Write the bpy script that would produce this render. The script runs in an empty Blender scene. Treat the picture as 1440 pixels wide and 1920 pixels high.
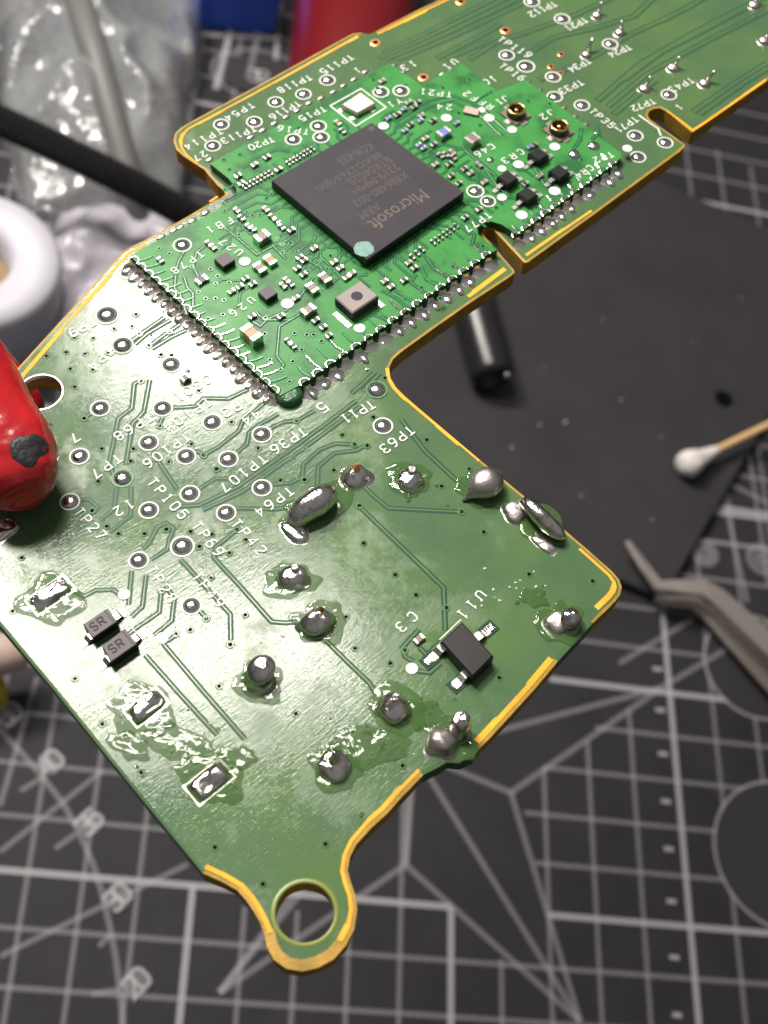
import bpy, math, random
from mathutils import Vector, Matrix, noise as mnoise
from mathutils.geometry import tessellate_polygon
random.seed(7)
SC = bpy.context.scene
COL = SC.collection
V3 = Vector
# ------------------------------------------------------------------ camera (1 unit = 1 cm; cutting mat is z = 0)
F = 2400.0                                   # focal length in pixels of a 1440 x 1920 frame
CAM = V3((-6.96474, -5.61840, 24.42320))
RWC = Matrix(((0.97263774, 0.13733288, 0.18739133), (0.02772963, -0.86944165, 0.49325682), (0.23066621, -0.4745639, -0.84945995)))
cam_d = bpy.data.cameras.new('camera'); cam = bpy.data.objects.new('camera', cam_d); COL.objects.link(cam)
cam.matrix_world = Matrix.Translation(CAM) @ (RWC @ Matrix.Diagonal((1, -1, -1))).to_4x4()
cam_d.sensor_fit = 'HORIZONTAL'; cam_d.sensor_width = 36.0; cam_d.lens = F / 1440 * 36
cam_d.clip_start = 0.1; cam_d.clip_end = 500
cam_d.dof.use_dof = True; cam_d.dof.focus_distance = 10.9; cam_d.dof.aperture_fstop = 0.60
SC.camera = cam
# ------------------------------------------------------------------ room light and the two lamp tubes
world = bpy.data.worlds.new('World'); SC.world = world; world.use_nodes = True
wn = world.node_tree.nodes; wl = world.node_tree.links
bg = wn['Background']; bg.inputs['Strength'].default_value = 1.0
tc = wn.new('ShaderNodeTexCoord'); sx = wn.new('ShaderNodeSeparateXYZ'); rp = wn.new('ShaderNodeValToRGB')
wl.new(tc.outputs['Generated'], sx.inputs[0]); wl.new(sx.outputs['Z'], rp.inputs[0]); wl.new(rp.outputs[0], bg.inputs['Color'])
rp.color_ramp.elements[0].position = 0.0; rp.color_ramp.elements[0].color = (0.045, 0.043, 0.042, 1)
rp.color_ramp.elements[1].position = 0.8; rp.color_ramp.elements[1].color = (0.24, 0.237, 0.235, 1)

def lamp(name, loc, aim, sx_, sy_, power, col):
    d = bpy.data.lights.new(name, 'AREA'); d.shape = 'RECTANGLE'; d.size = sx_; d.size_y = sy_; d.energy = power; d.color = col
    o = bpy.data.objects.new(name, d); COL.objects.link(o); o.location = loc
    z = (V3(loc) - V3(aim)).normalized(); x = (V3((1, 0.12, 0)) - z * V3((1, 0.12, 0)).dot(z)).normalized(); y = z.cross(x)
    o.matrix_world = Matrix.Translation(loc) @ Matrix((x, y, z)).transposed().to_4x4()
    return o
lamp('lamp_tube_front', (-18.5, 17.2, 48.0), (-5, 0, 15), 12.5, 3.2, 8200, (1.0, 0.93, 0.84))
lamp('lamp_tube_back', (-18.0, 28.6, 42.5), (-5, 2, 15), 7.5, 3.6, 7200, (1.0, 0.94, 0.87))
lamp('added_diffuse_lamp', (-44, 33, 62), (-4, 3, 12), 11, 11, 54000, (1.0, 0.94, 0.88))  # added lamp for diffuse light, aligned with the shadows, clear of board reflections
SC.view_settings.view_transform = 'Standard'; SC.view_settings.look = 'None'; SC.view_settings.gamma = 1
SC.view_settings.exposure = 0.0
SC.render.engine = 'CYCLES'; SC.render.resolution_x = 768; SC.render.resolution_y = 1024
# ------------------------------------------------------------------ measured planes
AX = V3((0.66898151, -0.72296952, 0.17256537)); BX = V3((0.71642745, 0.68903468, 0.10937509)); NX = V3((-0.19797838, 0.05046066, 0.97890668))
ORG = V3((-4.96901, -0.36518, 15.37638))
def ray(px, py): return RWC @ V3(((px - 720) / F, (py - 960) / F, 1.0))
def BP(px, py, h=0.0):
    """photo measurement -> point on the board (board coordinates a, b, height)"""
    r = ray(px, py); s = ((ORG + NX * h) - CAM).dot(NX) / r.dot(NX); w = CAM + r * s - ORG
    return V3((w.dot(AX), w.dot(BX), h))
def MP(px, py, h=0.0):
    r = ray(px, py); s = (h - CAM.z) / r.z; return CAM + r * s
def RC(px, py, r):                           # pixel length -> cm on the board there
    w = BP(px, py); p = ORG + AX * w.x + BX * w.y - CAM
    return r * (RWC.transposed() @ p).z / F
BM = Matrix((AX, BX, NX)).transposed().to_4x4(); BM.translation = ORG
# ------------------------------------------------------------------ materials
def mat(name, col, rough=0.5, metal=0.0, spec=0.5, coat=0.0, coat_rough=0.05):
    m = bpy.data.materials.new(name); m.use_nodes = True; b = m.node_tree.nodes['Principled BSDF']
    b.inputs['Base Color'].default_value = (*col, 1); b.inputs['Roughness'].default_value = rough
    b.inputs['Metallic'].default_value = metal; b.inputs['Specular IOR Level'].default_value = spec
    b.inputs['Coat Weight'].default_value = coat; b.inputs['Coat Roughness'].default_value = coat_rough
    return m
def N(m, t, **kw):
    n = m.node_tree.nodes.new(t)
    for k, v in kw.items():
        if k in n.inputs: n.inputs[k].default_value = v
        else: setattr(n, k, v)
    return n
def L(m, a, b): m.node_tree.links.new(a, b)
def coords(m, scale=(1, 1, 1)):
    t = N(m, 'ShaderNodeTexCoord'); mp = N(m, 'ShaderNodeMapping'); mp.inputs['Scale'].default_value = scale
    L(m, t.outputs['Object'], mp.inputs['Vector']); return mp.outputs[0]
def PB(m): return m.node_tree.nodes['Principled BSDF']
def add_bump(m, layers, dist=0.01):
    """layers: (scale vector, noise scale, detail, strength)"""
    prev = None
    for sv, sc, det, st in layers:
        n = N(m, 'ShaderNodeTexNoise', Scale=sc, Detail=det, Roughness=0.6); L(m, coords(m, sv), n.inputs['Vector'])
        b = N(m, 'ShaderNodeBump', Strength=st, Distance=dist); L(m, n.outputs['Fac'], b.inputs['Height'])
        if prev: L(m, prev, b.inputs['Normal'])
        prev = b.outputs[0]
    L(m, prev, PB(m).inputs['Normal'])
    return prev
def vary(m, stops, scale, detail=3, sv=(1, 1, 1), inp='Base Color', rough=0.55):
    n = N(m, 'ShaderNodeTexNoise', Scale=scale, Detail=detail, Roughness=rough); L(m, coords(m, sv), n.inputs['Vector'])
    r = N(m, 'ShaderNodeValToRGB'); els = r.color_ramp.elements
    while len(els) < len(stops): els.new(0.5)
    for e, (p, c) in zip(els, stops):
        e.position = p; e.color = (*c, 1) if isinstance(c, tuple) else (c, c, c, 1)
    L(m, n.outputs['Fac'], r.inputs[0]); L(m, r.outputs[0], PB(m).inputs[inp]); return r

def mask_material(name, stops, rstops, streak, cscale=1.1, coat=0.75):
    m = mat(name, (0.05, 0.15, 0.04), 0.4, spec=0.09, coat=coat, coat_rough=0.1)
    vary(m, stops, cscale, 5)
    vary(m, [(p_, min(0.55, c_ + 0.26)) for p_, c_ in rstops], 1.1, 5, inp='Roughness', rough=0.6)
    vary(m, rstops, 1.35, 7, inp='Coat Roughness', rough=0.72)
    nb = add_bump(m, [((1.0, 0.16, 1), 60, 3, streak), ((1, 1, 1), 7, 3, streak * 0.8), ((1, 1, 1), 120, 2, streak * 0.3)], 0.008)
    L(m, nb, PB(m).inputs['Coat Normal'])
    return m
M_MASK = mask_material('board_solder_mask', [(0.30, (0.052, 0.112, 0.056)), (0.5, (0.068, 0.134, 0.054)), (0.72, (0.082, 0.156, 0.044))],
                       [(0.36, 0.04), (0.50, 0.09), (0.64, 0.30)], 0.14)
M_TRACE = mask_material('trace_solder_mask', [(0.3, (0.058, 0.15, 0.062)), (0.7, (0.08, 0.185, 0.06))], [(0.3, 0.10), (0.7, 0.22)], 0.06)
M_GAP = mat('bare_laminate_under_mask', (0.008, 0.040, 0.022), 0.4, spec=0.2)
M_MOD = mask_material('module_solder_mask', [(0.36, (0.022, 0.115, 0.034)), (0.48, (0.042, 0.215, 0.050)), (0.7, (0.056, 0.265, 0.062))],
                      [(0.3, 0.2), (0.7, 0.36)], 0.06, 2.6, 0.25)
M_MODT = mat('module_trace_mask', (0.035, 0.22, 0.07), 0.22)
M_MODG = mat('module_gap', (0.005, 0.050, 0.024), 0.4, spec=0.2)
M_GAPF = mat('buried_gap', (0.030, 0.085, 0.042), 0.3)
M_MODS = mat('module_edge', (0.018, 0.085, 0.03), 0.5)
M_FR4 = mat('routed_laminate_edge', (0.30, 0.19, 0.022), 0.5); add_bump(M_FR4, [((1, 1, 6), 60, 3, 0.5)], 0.01)
vary(M_FR4, [(0.3, (0.26, 0.165, 0.014)), (0.7, (0.50, 0.28, 0.025))], 5, 4)
M_RIM = mat('resin_rim', (0.16, 0.20, 0.035), 0.35)
M_FR4G = mat('mask_covered_edge', (0.03, 0.10, 0.035), 0.28); add_bump(M_FR4G, [((1, 1, 1), 22, 3, 0.8)], 0.02)
M_GOLD = mat('exposed_copper_edge', (0.98, 0.47, 0.06), 0.6, 0.0, spec=0.3); add_bump(M_GOLD, [((1, 1, 1), 60, 3, 0.3)], 0.01)
vary(M_GOLD, [(0.3, (0.90, 0.34, 0.018)), (0.7, (0.96, 0.45, 0.03))], 4, 3)
M_SILK = mat('white_silkscreen', (0.74, 0.75, 0.70), 0.6); vary(M_SILK, [(0.3, (0.55, 0.58, 0.52)), (0.55, (0.80, 0.80, 0.76))], 30, 3)
M_SOLD = mat('solder', (0.52, 0.50, 0.475), 0.17, 1.0); add_bump(M_SOLD, [((1, 1, 1), 9, 3, 0.5), ((1, 1, 1), 60, 3, 0.22)], 0.016); vary(M_SOLD, [(0.36, (0.44, 0.40, 0.36)), (0.50, (0.66, 0.64, 0.61))], 12, 5)
vary(M_SOLD, [(0.35, 0.05), (0.65, 0.20)], 9, 4, inp='Roughness')
M_SOLDM = mat('matte_solder', (0.52, 0.48, 0.46), 0.36, 1.0); add_bump(M_SOLDM, [((1, 1, 1), 30, 4, 0.4)], 0.012)
M_PAD = mat('tinned_pad', (0.62, 0.60, 0.585), 0.15, 1.0); add_bump(M_PAD, [((1, 1, 1), 40, 2, 0.08)], 0.01)
M_PIN = mat('bright_solder', (0.74, 0.71, 0.68), 0.24, 1.0); add_bump(M_PIN, [((1, 1, 1), 30, 3, 0.3)], 0.012)
M_TERM = mat('tinned_terminal', (0.72, 0.69, 0.65), 0.30, 1.0); add_bump(M_TERM, [((1, 1, 1), 60, 2, 0.2)], 0.01)
M_COPPER = mat('bare_copper', (0.80, 0.33, 0.14), 0.32, 0.8)
M_HOLE = mat('hole', (0.003, 0.004, 0.003), 0.8, spec=0.05)
M_CHIP = mat('chip_resin', (0.070, 0.062, 0.066), 0.6, spec=0.25); add_bump(M_CHIP, [((1, 1, 1), 160, 3, 0.25)], 0.004)
vary(M_CHIP, [(0.3, (0.030, 0.026, 0.034)), (0.7, (0.040, 0.035, 0.044))], 3, 4)
M_CHIPM = mat('laser_marking', (0.066, 0.057, 0.052), 0.7)
M_CHIPL = mat('laser_logo', (0.115, 0.096, 0.072), 0.7)
M_DOT = mat('teal_paint_mark', (0.085, 0.26, 0.21), 0.6); vary(M_DOT, [(0.35, (0.10, 0.28, 0.23)), (0.65, (0.20, 0.32, 0.28))], 18, 4)
M_BLACK = mat('black_resin_and_shaded_sides', (0.010, 0.009, 0.011), 0.4, spec=0.3); add_bump(M_BLACK, [((1, 1, 1), 90, 3, 0.2)], 0.004)  # also colours the shaded sides of chip, diodes and regulators
M_DIODE = mat('grey_resin', (0.105, 0.088, 0.093), 0.5, spec=0.3); add_bump(M_DIODE, [((1, 1, 1), 90, 3, 0.2)], 0.004)
M_CERA = mat('tan_ceramic', (0.20, 0.145, 0.115), 0.4)
M_CERO = mat('orange_ceramic', (0.36, 0.19, 0.075), 0.4)
M_BLUE = mat('blue_ceramic', (0.13, 0.17, 0.55), 0.35)
M_DARKC = mat('dark_resistor', (0.018, 0.016, 0.016), 0.4)
M_FERR = mat('grey_ferrite', (0.27, 0.23, 0.215), 0.55); add_bump(M_FERR, [((1, 1, 1), 70, 4, 0.5)], 0.01)
M_CAN = mat('crystal_can', (0.66, 0.55, 0.48), 0.34, 0.9)
M_CGOLD = mat('gold_plating', (0.95, 0.62, 0.22), 0.2, 1.0)
M_BURN = mat('burnt_flux', (0.16, 0.055, 0.015), 0.22)
def flux_material():
    """clear resin over the mask: the green shows through, the gloss is its own"""
    m = mat('clear_flux', (0.060, 0.135, 0.032), 0.06, spec=0.5)
    vary(m, [(0.3, (0.055, 0.130, 0.036)), (0.7, (0.085, 0.170, 0.044))], 4, 4)
    add_bump(m, [((1, 1, 1), 4, 2, 0.40), ((1, 1, 1), 17, 2, 0.07)], 0.03); PB(m).inputs['Alpha'].default_value = 0.5
    return m
M_FLUX = flux_material()
# ------------------------------------------------------------------ mesh helpers
class MB:
    def __init__(s): s.v = []; s.f = []; s.m = []
    def add(s, vs, fs, mi=0):
        o = len(s.v); s.v += [V3(p) for p in vs]; s.f += [tuple(i + o for i in f) for f in fs]; s.m += [mi] * len(fs); return s
    def prism(s, base, z0, z1, mi=0, side=None, bev=0.0):
        """polygon (list of xy) between two heights, with an optional chamfer on the top edge"""
        n = len(base); P = [V3((p[0], p[1], 0)) for p in base]
        if area(P) < 0: P.reverse()
        if side is None: side = mi
        if bev:
            Q = inset(P, bev)
            vs = [(p.x, p.y, z0) for p in P] + [(p.x, p.y, z1 - bev) for p in P] + [(q.x, q.y, z1) for q in Q]
            s.add(vs, [(i, (i + 1) % n, n + (i + 1) % n, n + i) for i in range(n)], side)
            o = len(s.v) - 3 * n
            s.f += [(o + n + i, o + n + (i + 1) % n, o + 2 * n + (i + 1) % n, o + 2 * n + i) for i in range(n)]; s.m += [mi] * n
            s.f.append(tuple(o + 2 * n + i for i in range(n))); s.m.append(mi)
        else:
            vs = [(p.x, p.y, z0) for p in P] + [(p.x, p.y, z1) for p in P]
            s.add(vs, [(i, (i + 1) % n, n + (i + 1) % n, n + i) for i in range(n)], side)
            o = len(s.v) - 2 * n
            s.f.append(tuple(o + n + i for i in range(n))); s.m.append(mi)
        return s
    def lathe(s, prof, seg=24, mi=0, c=(0, 0, 0), lean=(0, 0), rot=None):
        """profile of (radius, height), rising"""
        H = prof[-1][1] or 1
        vs = []
        for r, z in prof:
            t = max(0, z / H)
            for k in range(seg):
                a = 2 * math.pi * k / seg
                vs.append(V3((c[0] + r * math.cos(a) + lean[0] * t, c[1] + r * math.sin(a) + lean[1] * t, c[2] + z)))
        fs = []
        for i in range(len(prof) - 1):
            for k in range(seg):
                a = i * seg + k; b = i * seg + (k + 1) % seg; fs.append((a, b, b + seg, a + seg))
        fs.append(tuple((len(prof) - 1) * seg + k for k in range(seg)))
        return s.add(vs, fs, mi)
    def ribbon(s, pts, w, z=0.0, mi=0, closed=False, h=0.0, slope=0.0):
        """flat (h=0) or raised strip of width w along xy points at height z"""
        P = [V3((p[0], p[1], 0)) for p in pts]; n = len(P); Lf = []; Rt = []; Li = []; Ri = []
        for i in range(n):
            if closed: d0 = P[i] - P[i - 1]; d1 = P[(i + 1) % n] - P[i]
            else:
                d0 = P[i] - P[i - 1] if i else P[1] - P[0]; d1 = P[i + 1] - P[i] if i < n - 1 else P[-1] - P[-2]
            d0.normalize(); d1.normalize(); t = d0 + d1
            if t.length < 1e-6: t = d1
            t.normalize(); nn = V3((-t.y, t.x, 0)); k = max(0.5, nn.dot(V3((-d1.y, d1.x, 0))))
            Lf.append(P[i] + nn * (w / 2 / k)); Rt.append(P[i] - nn * (w / 2 / k))
            Li.append(P[i] + nn * ((w / 2 - slope) / k)); Ri.append(P[i] - nn * ((w / 2 - slope) / k))
        m = n if closed else n - 1
        if h == 0:
            s.add([(p.x, p.y, z) for p in Lf] + [(p.x, p.y, z) for p in Rt], [(n + i, n + (i + 1) % n, (i + 1) % n, i) for i in range(m)], mi)
        else:
            vs = [(p.x, p.y, z) for p in Lf] + [(p.x, p.y, z + h) for p in Li] + [(p.x, p.y, z + h) for p in Ri] + [(p.x, p.y, z) for p in Rt]
            fs = []
            for i in range(m):
                j = (i + 1) % n
                fs += [(n + i, n + j, j, i), (2 * n + i, 2 * n + j, n + j, n + i), (3 * n + i, 3 * n + j, 2 * n + j, 2 * n + i)]
            s.add(vs, fs, mi)
        return s
    def mesh(s, name, mats, smooth=False):
        me = bpy.data.meshes.new(name); me.from_pydata([tuple(p) for p in s.v], [], s.f)
        for m in mats: me.materials.append(m)
        for p, i in zip(me.polygons, s.m): p.material_index = i; p.use_smooth = smooth
        me.update(); return me
    def build(s, name, mats, parent=None, smooth=False, loc=None):
        return link(name, s.mesh(name, mats if isinstance(mats, (list, tuple)) else [mats], smooth), parent, loc)
def link(name, me, parent=None, loc=None):
    o = bpy.data.objects.new(name, me); COL.objects.link(o)
    if parent: o.parent = parent
    if loc is not None: o.location = loc
    return o
def area(P): return 0.5 * sum(P[i].x * P[(i + 1) % len(P)].y - P[(i + 1) % len(P)].x * P[i].y for i in range(len(P)))
def inset(P, d, dl=None):
    n = len(P); R = []; sg = 1 if area(P) > 0 else -1
    for i in range(n):
        a = (P[i] - P[i - 1]).normalized(); b = (P[(i + 1) % n] - P[i]).normalized()
        n1 = V3((-a.y, a.x, 0)); n2 = V3((-b.y, b.x, 0)); t = n1 + n2
        if t.length < 1e-6: t = n1
        t.normalize(); k = max(0.45, t.dot(n1)); R.append(P[i] + t * (sg * (dl[i] if dl else d) / k))
    return R
def tag(o, label, cat, group=None, kind=None):
    if label: o['label'] = label
    if cat: o['category'] = cat
    if group: o['group'] = group
    if kind: o['kind'] = kind
    return o
def empty(name, mw=None):
    o = bpy.data.objects.new(name, None); COL.objects.link(o); o.empty_display_size = 0.3
    if mw is not None: o.matrix_world = mw
    return o
def bpts(pts, h=0.0): return [BP(p[0], p[1], h) for p in pts]
def modifiers_subsurf(o, n=1):
    m = o.modifiers.new('smooth', 'SUBSURF'); m.levels = n; m.render_levels = n
def dense(pts, step):
    out = []
    for i in range(len(pts) - 1):
        a, b = pts[i], pts[i + 1]; n = max(1, int((b - a).length / step))
        out += [a.lerp(b, k / n) for k in range(n)]
    return out + [pts[-1]]
# ================================================================== THE CIRCUIT BOARD
board = empty('circuit_board', BM)
tag(board, 'green circuit board with soldered module, held by a red clip above the mat', 'circuit board')
TH = 0.165      # board thickness
MH = 0.085      # module top above board top
OUT = [(-140, 900), (-70, 812), (20, 704), (130, 583), (232, 470), (246, 462), (275, 448), (340, 412), (403, 375), (415, 370), (423, 364), (420, 357),
       (408, 347), (394, 331), (383, 317), (366, 307), (344, 292), (331, 280), (325, 264), (328, 250), (338, 240), (352, 231), (500, 151), (640, 74), (662, 62.5),
       (678, 61), (692, 64), (704, 59), (786, 17), (900, -37), (1100, -131), (1400, -271), (1560, -250), (1580, 55), (1440, 148), (1324, 229), (1301, 247), (1297, 247),
       (1248, 207), (1238, 202), (1226, 203), (1217, 208), (1214, 215), (1218, 223), (1284, 270), (1284, 274), (1275, 283), (1117, 399), (990, 491), (984, 492),
       (981, 490), (926, 431), (919, 427), (911, 430), (907, 436), (909, 443), (964, 506), (965, 511), (958, 517), (882, 567), (808, 619), (750, 661), (737, 673), (729, 690),
       (731, 708), (741, 725), (758, 741), (805, 783), (905, 866), (1000, 944), (1096, 1025), (1148, 1071), (1161, 1086), (1166, 1100), (1163, 1114), (1154, 1127), (1112, 1168), (1046, 1240),
       (1004, 1290), (922, 1380), (899, 1403), (888, 1418), (864, 1428), (842, 1426), (824, 1437), (793, 1453), (748, 1500), (726, 1525), (697, 1551), (668, 1583), (656, 1607), (652, 1632),
       (658, 1655), (666, 1677), (670, 1706), (664, 1742), (649, 1772), (626, 1798), (597, 1814), (567, 1821), (537, 1816), (513, 1799), (500, 1774), (495, 1751), (488, 1730),
       (477, 1711), (463, 1690), (445, 1669), (414, 1652), (380, 1637), (265, 1497), (190, 1404), (104, 1297), (0, 1172), (-70, 1094), (-140, 1020)]
greens = set(range(OUT.index((380, 1637)), len(OUT))) | set(range(OUT.index((1112, 1168)), OUT.index((1046, 1240)))) | set(range(OUT.index((899, 1403)), OUT.index((793, 1453)))) | {OUT.index((678, 61)), OUT.index((692, 64))}
MARG = 0.022
def circle_px(cx, cy, r, n=40, h=0.0):
    c = BP(cx, cy, h); rr = RC(cx, cy, r); return [V3((c.x + rr * math.cos(2 * math.pi * k / n), c.y + rr * math.sin(2 * math.pi * k / n), h)) for k in range(n)]
def slab(name, outline, holes, z0, z1, mats, green_edges, marg, parent, mvary=None):
    """flat plate with holes: top (0), routed side (1), side covered by mask (2); bare margin along the routed edge"""
    n = len(outline); P = list(reversed(outline)); ge = set((n - 2 - i) % n for i in green_edges)
    Q = inset(P, marg, list(reversed(mvary)) if mvary else None) if marg else P
    mb = MB()
    zt = z1 - (0.004 if marg else 0)
    vs = [(p.x, p.y, z0) for p in P] + [(p.x, p.y, zt) for p in P] + [(q.x, q.y, z1) for q in Q]
    mb.v += [V3(p) for p in vs]
    for i in range(n):
        j = (i + 1) % n; g = 2 if i in ge else 1
        mb.f.append((i, j, n + j, n + i)); mb.m.append(g)
        if marg: mb.f.append((n + i, n + j, 2 * n + j, 2 * n + i)); mb.m.append(0 if i in ge else 1)
    loops = [Q] + holes
    allp = [p for lp in loops for p in lp]
    tris = tessellate_polygon([[V3((p.x, p.y, 0)) for p in lp] for lp in loops])
    for z, fl in ((z1, False), (z0, True)):
        o = len(mb.v); mb.v += [V3((p.x, p.y, z)) for p in allp]
        for t in tris:
            a, b, c = [allp[i] for i in t]
            ccw = (b.x - a.x) * (c.y - a.y) - (b.y - a.y) * (c.x - a.x) > 0
            if ccw == fl: t = (t[0], t[2], t[1])
            mb.f.append(tuple(o + i for i in t)); mb.m.append(0)
    for hl in holes:
        m = len(hl); o = len(mb.v); mb.v += [V3((p.x, p.y, z1)) for p in hl] + [V3((p.x, p.y, z0)) for p in hl]
        for i in range(m):
            j = (i + 1) % m; mb.f.append((o + i, o + j, o + m + j, o + m + i)); mb.m.append(1)
    return mb.build(name, mats, parent)
EAR = (572, 1711, 55); HOLE = (76, 735, 39)
sub = slab('substrate', bpts(OUT), [circle_px(*EAR), circle_px(*HOLE)], -TH, 0.0, [M_MASK, M_FR4, M_FR4G], greens, MARG, board, [0.075 if y > 1735 and 480 < x < 670 else 0.045 if y > 1540 and x > 440 else 0.036 if (1170 < y < 1560 and x > 690) else MARG for x, y in OUT])
# rims of the two screw holes
for (x, y, r), wd, mm in ((EAR, 9, M_RIM), (HOLE, 5, M_SOLDM)):
    c = BP(x, y); r1 = RC(x, y, r); w = RC(x, y, wd); mb = MB(); seg = 48
    prof = [(r1 - 0.001, -0.05), (r1 - 0.001, 0.001), (r1 + w * 0.3, 0.004), (r1 + w, 0.003), (r1 + w + 0.003, 0.0)]
    vs = [(c.x + q * math.cos(2 * math.pi * k / seg), c.y + q * math.sin(2 * math.pi * k / seg), z) for q, z in prof for k in range(seg)]
    fs = [(i * seg + k, (i + 1) * seg + k, (i + 1) * seg + (k + 1) % seg, i * seg + (k + 1) % seg) for i in range(len(prof) - 1) for k in range(seg)]
    mb.add(vs, fs).build('hole_rim', mm, sub, True)
# exposed copper strips along the edge, stepped in width
GOLDS = [([(30, 710), (130, 594), (237, 474), (272, 455)], 4.5, 8), ([(368, 310), (348, 294), (337, 279), (333, 264), (337, 252), (352, 239), (474, 174), (560, 126), (668, 66)], 3, 6),
         ([(706, 62), (786, 22), (900, -32)], 3, 6), ([(1440, 152), (1324, 233), (1299, 249), (1250, 211)], 3, 4.5), ([(1112, 398), (1040, 447), (990, 482)], 4, 6.5), ([(952, 508), (882, 560)], 5, 8.5),
         ([(732, 690), (734, 708), (744, 725), (760, 742), (830, 801), (902, 862)], 3.5, 6.5), ([(1090, 1026), (1146, 1076), (1156, 1090), (1159, 1101), (1156, 1112), (1148, 1123), (1124, 1146)], 5, 10),
         ([(1040, 1240), (1000, 1288), (918, 1378), (900, 1397)], 6, 11), ([(790, 1448), (744, 1496), (722, 1521), (693, 1546), (664, 1580), (652, 1606), (648, 1633), (654, 1656), (662, 1678), (665, 1706), (659, 1740), (645, 1768)], 6, 10),
         ([(499, 1752), (492, 1731), (481, 1710), (467, 1688), (448, 1666), (417, 1648), (382, 1632)], 6, 11), ([(411, 371), (396, 381)], 3, 4)]
for pts, w0, w1 in GOLDS:
    P = dense(bpts(pts), 0.03); sx_ = pts[0]; mb = MB(); n = len(P); cur = 0; inn = []; outn = []
    w = w0; left = 0
    for i, p in enumerate(P):
        if left <= 0:
            w = random.choice((w0, w1, (w0 + w1) / 2)); left = random.randint(5, 16)
        left -= 1
        t = (P[min(n - 1, i + 1)] - P[max(0, i - 1)]).normalized(); nn = V3((t.y, -t.x, 0))   # board interior lies to the right of travel
        q = RC(*sx_, 1)
        outn.append(p + nn * 0.012); inn.append((p + nn * (0.014 + w * q)))
    vs = [(p.x, p.y, 0.0035) for p in outn] + [(p.x, p.y, 0.0035) for p in inn] + [(p.x, p.y, 0.0) for p in inn]
    fs = []
    for i in range(n - 1):
        fs += [(i, n + i, n + i + 1, i + 1), (n + i, 2 * n + i, 2 * n + i + 1, n + i + 1)]
    mb.add(vs, fs).build('exposed_copper_strip', M_GOLD, board)
# ------------------------------------------------------------------ traces
tz = [0.0]
def trace(pts, core=4.6, gap=3.1, h=0.0, mats=(M_GAP, M_TRACE), parent=None, raise_=0.0032):
    P = bpts(pts, h); q = RC(pts[0][0], pts[0][1], 1); tz[0] += 0.00001
    mb = MB(); mb.ribbon(P, (core + 2 * gap) * q, h + 0.0006 + tz[0], 0)
    mb.ribbon(P, core * q, h + 0.0008 + tz[0], 1, h=raise_, slope=min(core * q * 0.3, 0.006))
    return mb.build('trace', list(mats), parent or sub)
TR = [[(682, 912), (705, 934), (729, 953), (800, 957), (865, 960)], [(674, 950), (832, 1102), (835, 1182)], [(752, 786), (797, 846), (874, 918)],
      [(668, 752), (560, 833), (446, 913), (373, 948), (336, 950)], [(676, 762), (570, 841), (452, 924), (380, 957)], [(508, 803), (530, 792), (548, 790), (566, 784), (590, 770)],
      [(445, 848), (463, 834), (467, 812), (484, 798), (522, 776)], [(382, 854), (410, 838), (448, 808), (455, 790), (500, 752)], [(323, 764), (342, 764), (366, 762), (382, 747), (428, 748), (466, 730)],
      [(374, 917), (404, 898), (430, 898), (448, 908)], [(443, 953), (470, 954), (520, 955), (545, 950)], [(338, 1049), (365, 1078), (432, 1152), (433, 1200)],
      [(444, 994), (405, 1026), (401, 1046), (450, 1099), (509, 1166), (535, 1168), (566, 1166)], [(612, 1202), (650, 1240), (692, 1280), (705, 1302)], [(306, 1207), (380, 1295), (459, 1386)], [(272, 1228), (340, 1305), (407, 1378)],
      [(264, 713), (252, 720), (247, 766), (222, 785), (205, 868), (212, 890)], [(281, 712), (270, 772), (249, 794), (236, 872)], [(219, 915), (214, 955), (188, 976)], [(246, 912), (245, 967), (206, 998)],
      [(247, 1070), (241, 1134)], [(274, 1078), (267, 1138), (246, 1157)], [(283, 1050), (314, 1030), (318, 1010), (326, 992), (312, 981), (296, 988), (280, 1018), (268, 1030)],
      [(302, 1112), (299, 1148), (252, 1180)], [(310, 1098), (327, 1122), (322, 1164), (289, 1191)], [(152, 937), (168, 938), (184, 952), (176, 960)], [(246, 640), (263, 627), (309, 595)], [(253, 646), (276, 626), (320, 600)],
      [(282, 648), (308, 628), (338, 608)], [(284, 655), (320, 633), (352, 618)], [(511, 909), (545, 906), (567, 895), (569, 870), (600, 843), (630, 832), (664, 834)], [(595, 910), (597, 876), (627, 850), (668, 845), (686, 835)],
      [(305, 783), (297, 800)], [(288, 847), (295, 862), (332, 918)], [(362, 846), (380, 850)], [(375, 1146), (388, 1160)], [(131, 1104), (158, 1118), (180, 1107), (212, 1106), (226, 1116)],
      [(775, 1240), (760, 1232), (754, 1215), (762, 1206), (786, 1180)], [(786, 1214), (800, 1228), (818, 1212), (838, 1192)], [(782, 1258), (806, 1262), (826, 1244)], [(176, 772), (160, 783)], [(250, 1182), (232, 1196)],
      [(702, 700), (660, 738)], [(712, 700), (680, 735)], [(300, 1204), (318, 1200), (330, 1190)]]
for t in TR: trace(t)
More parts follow.
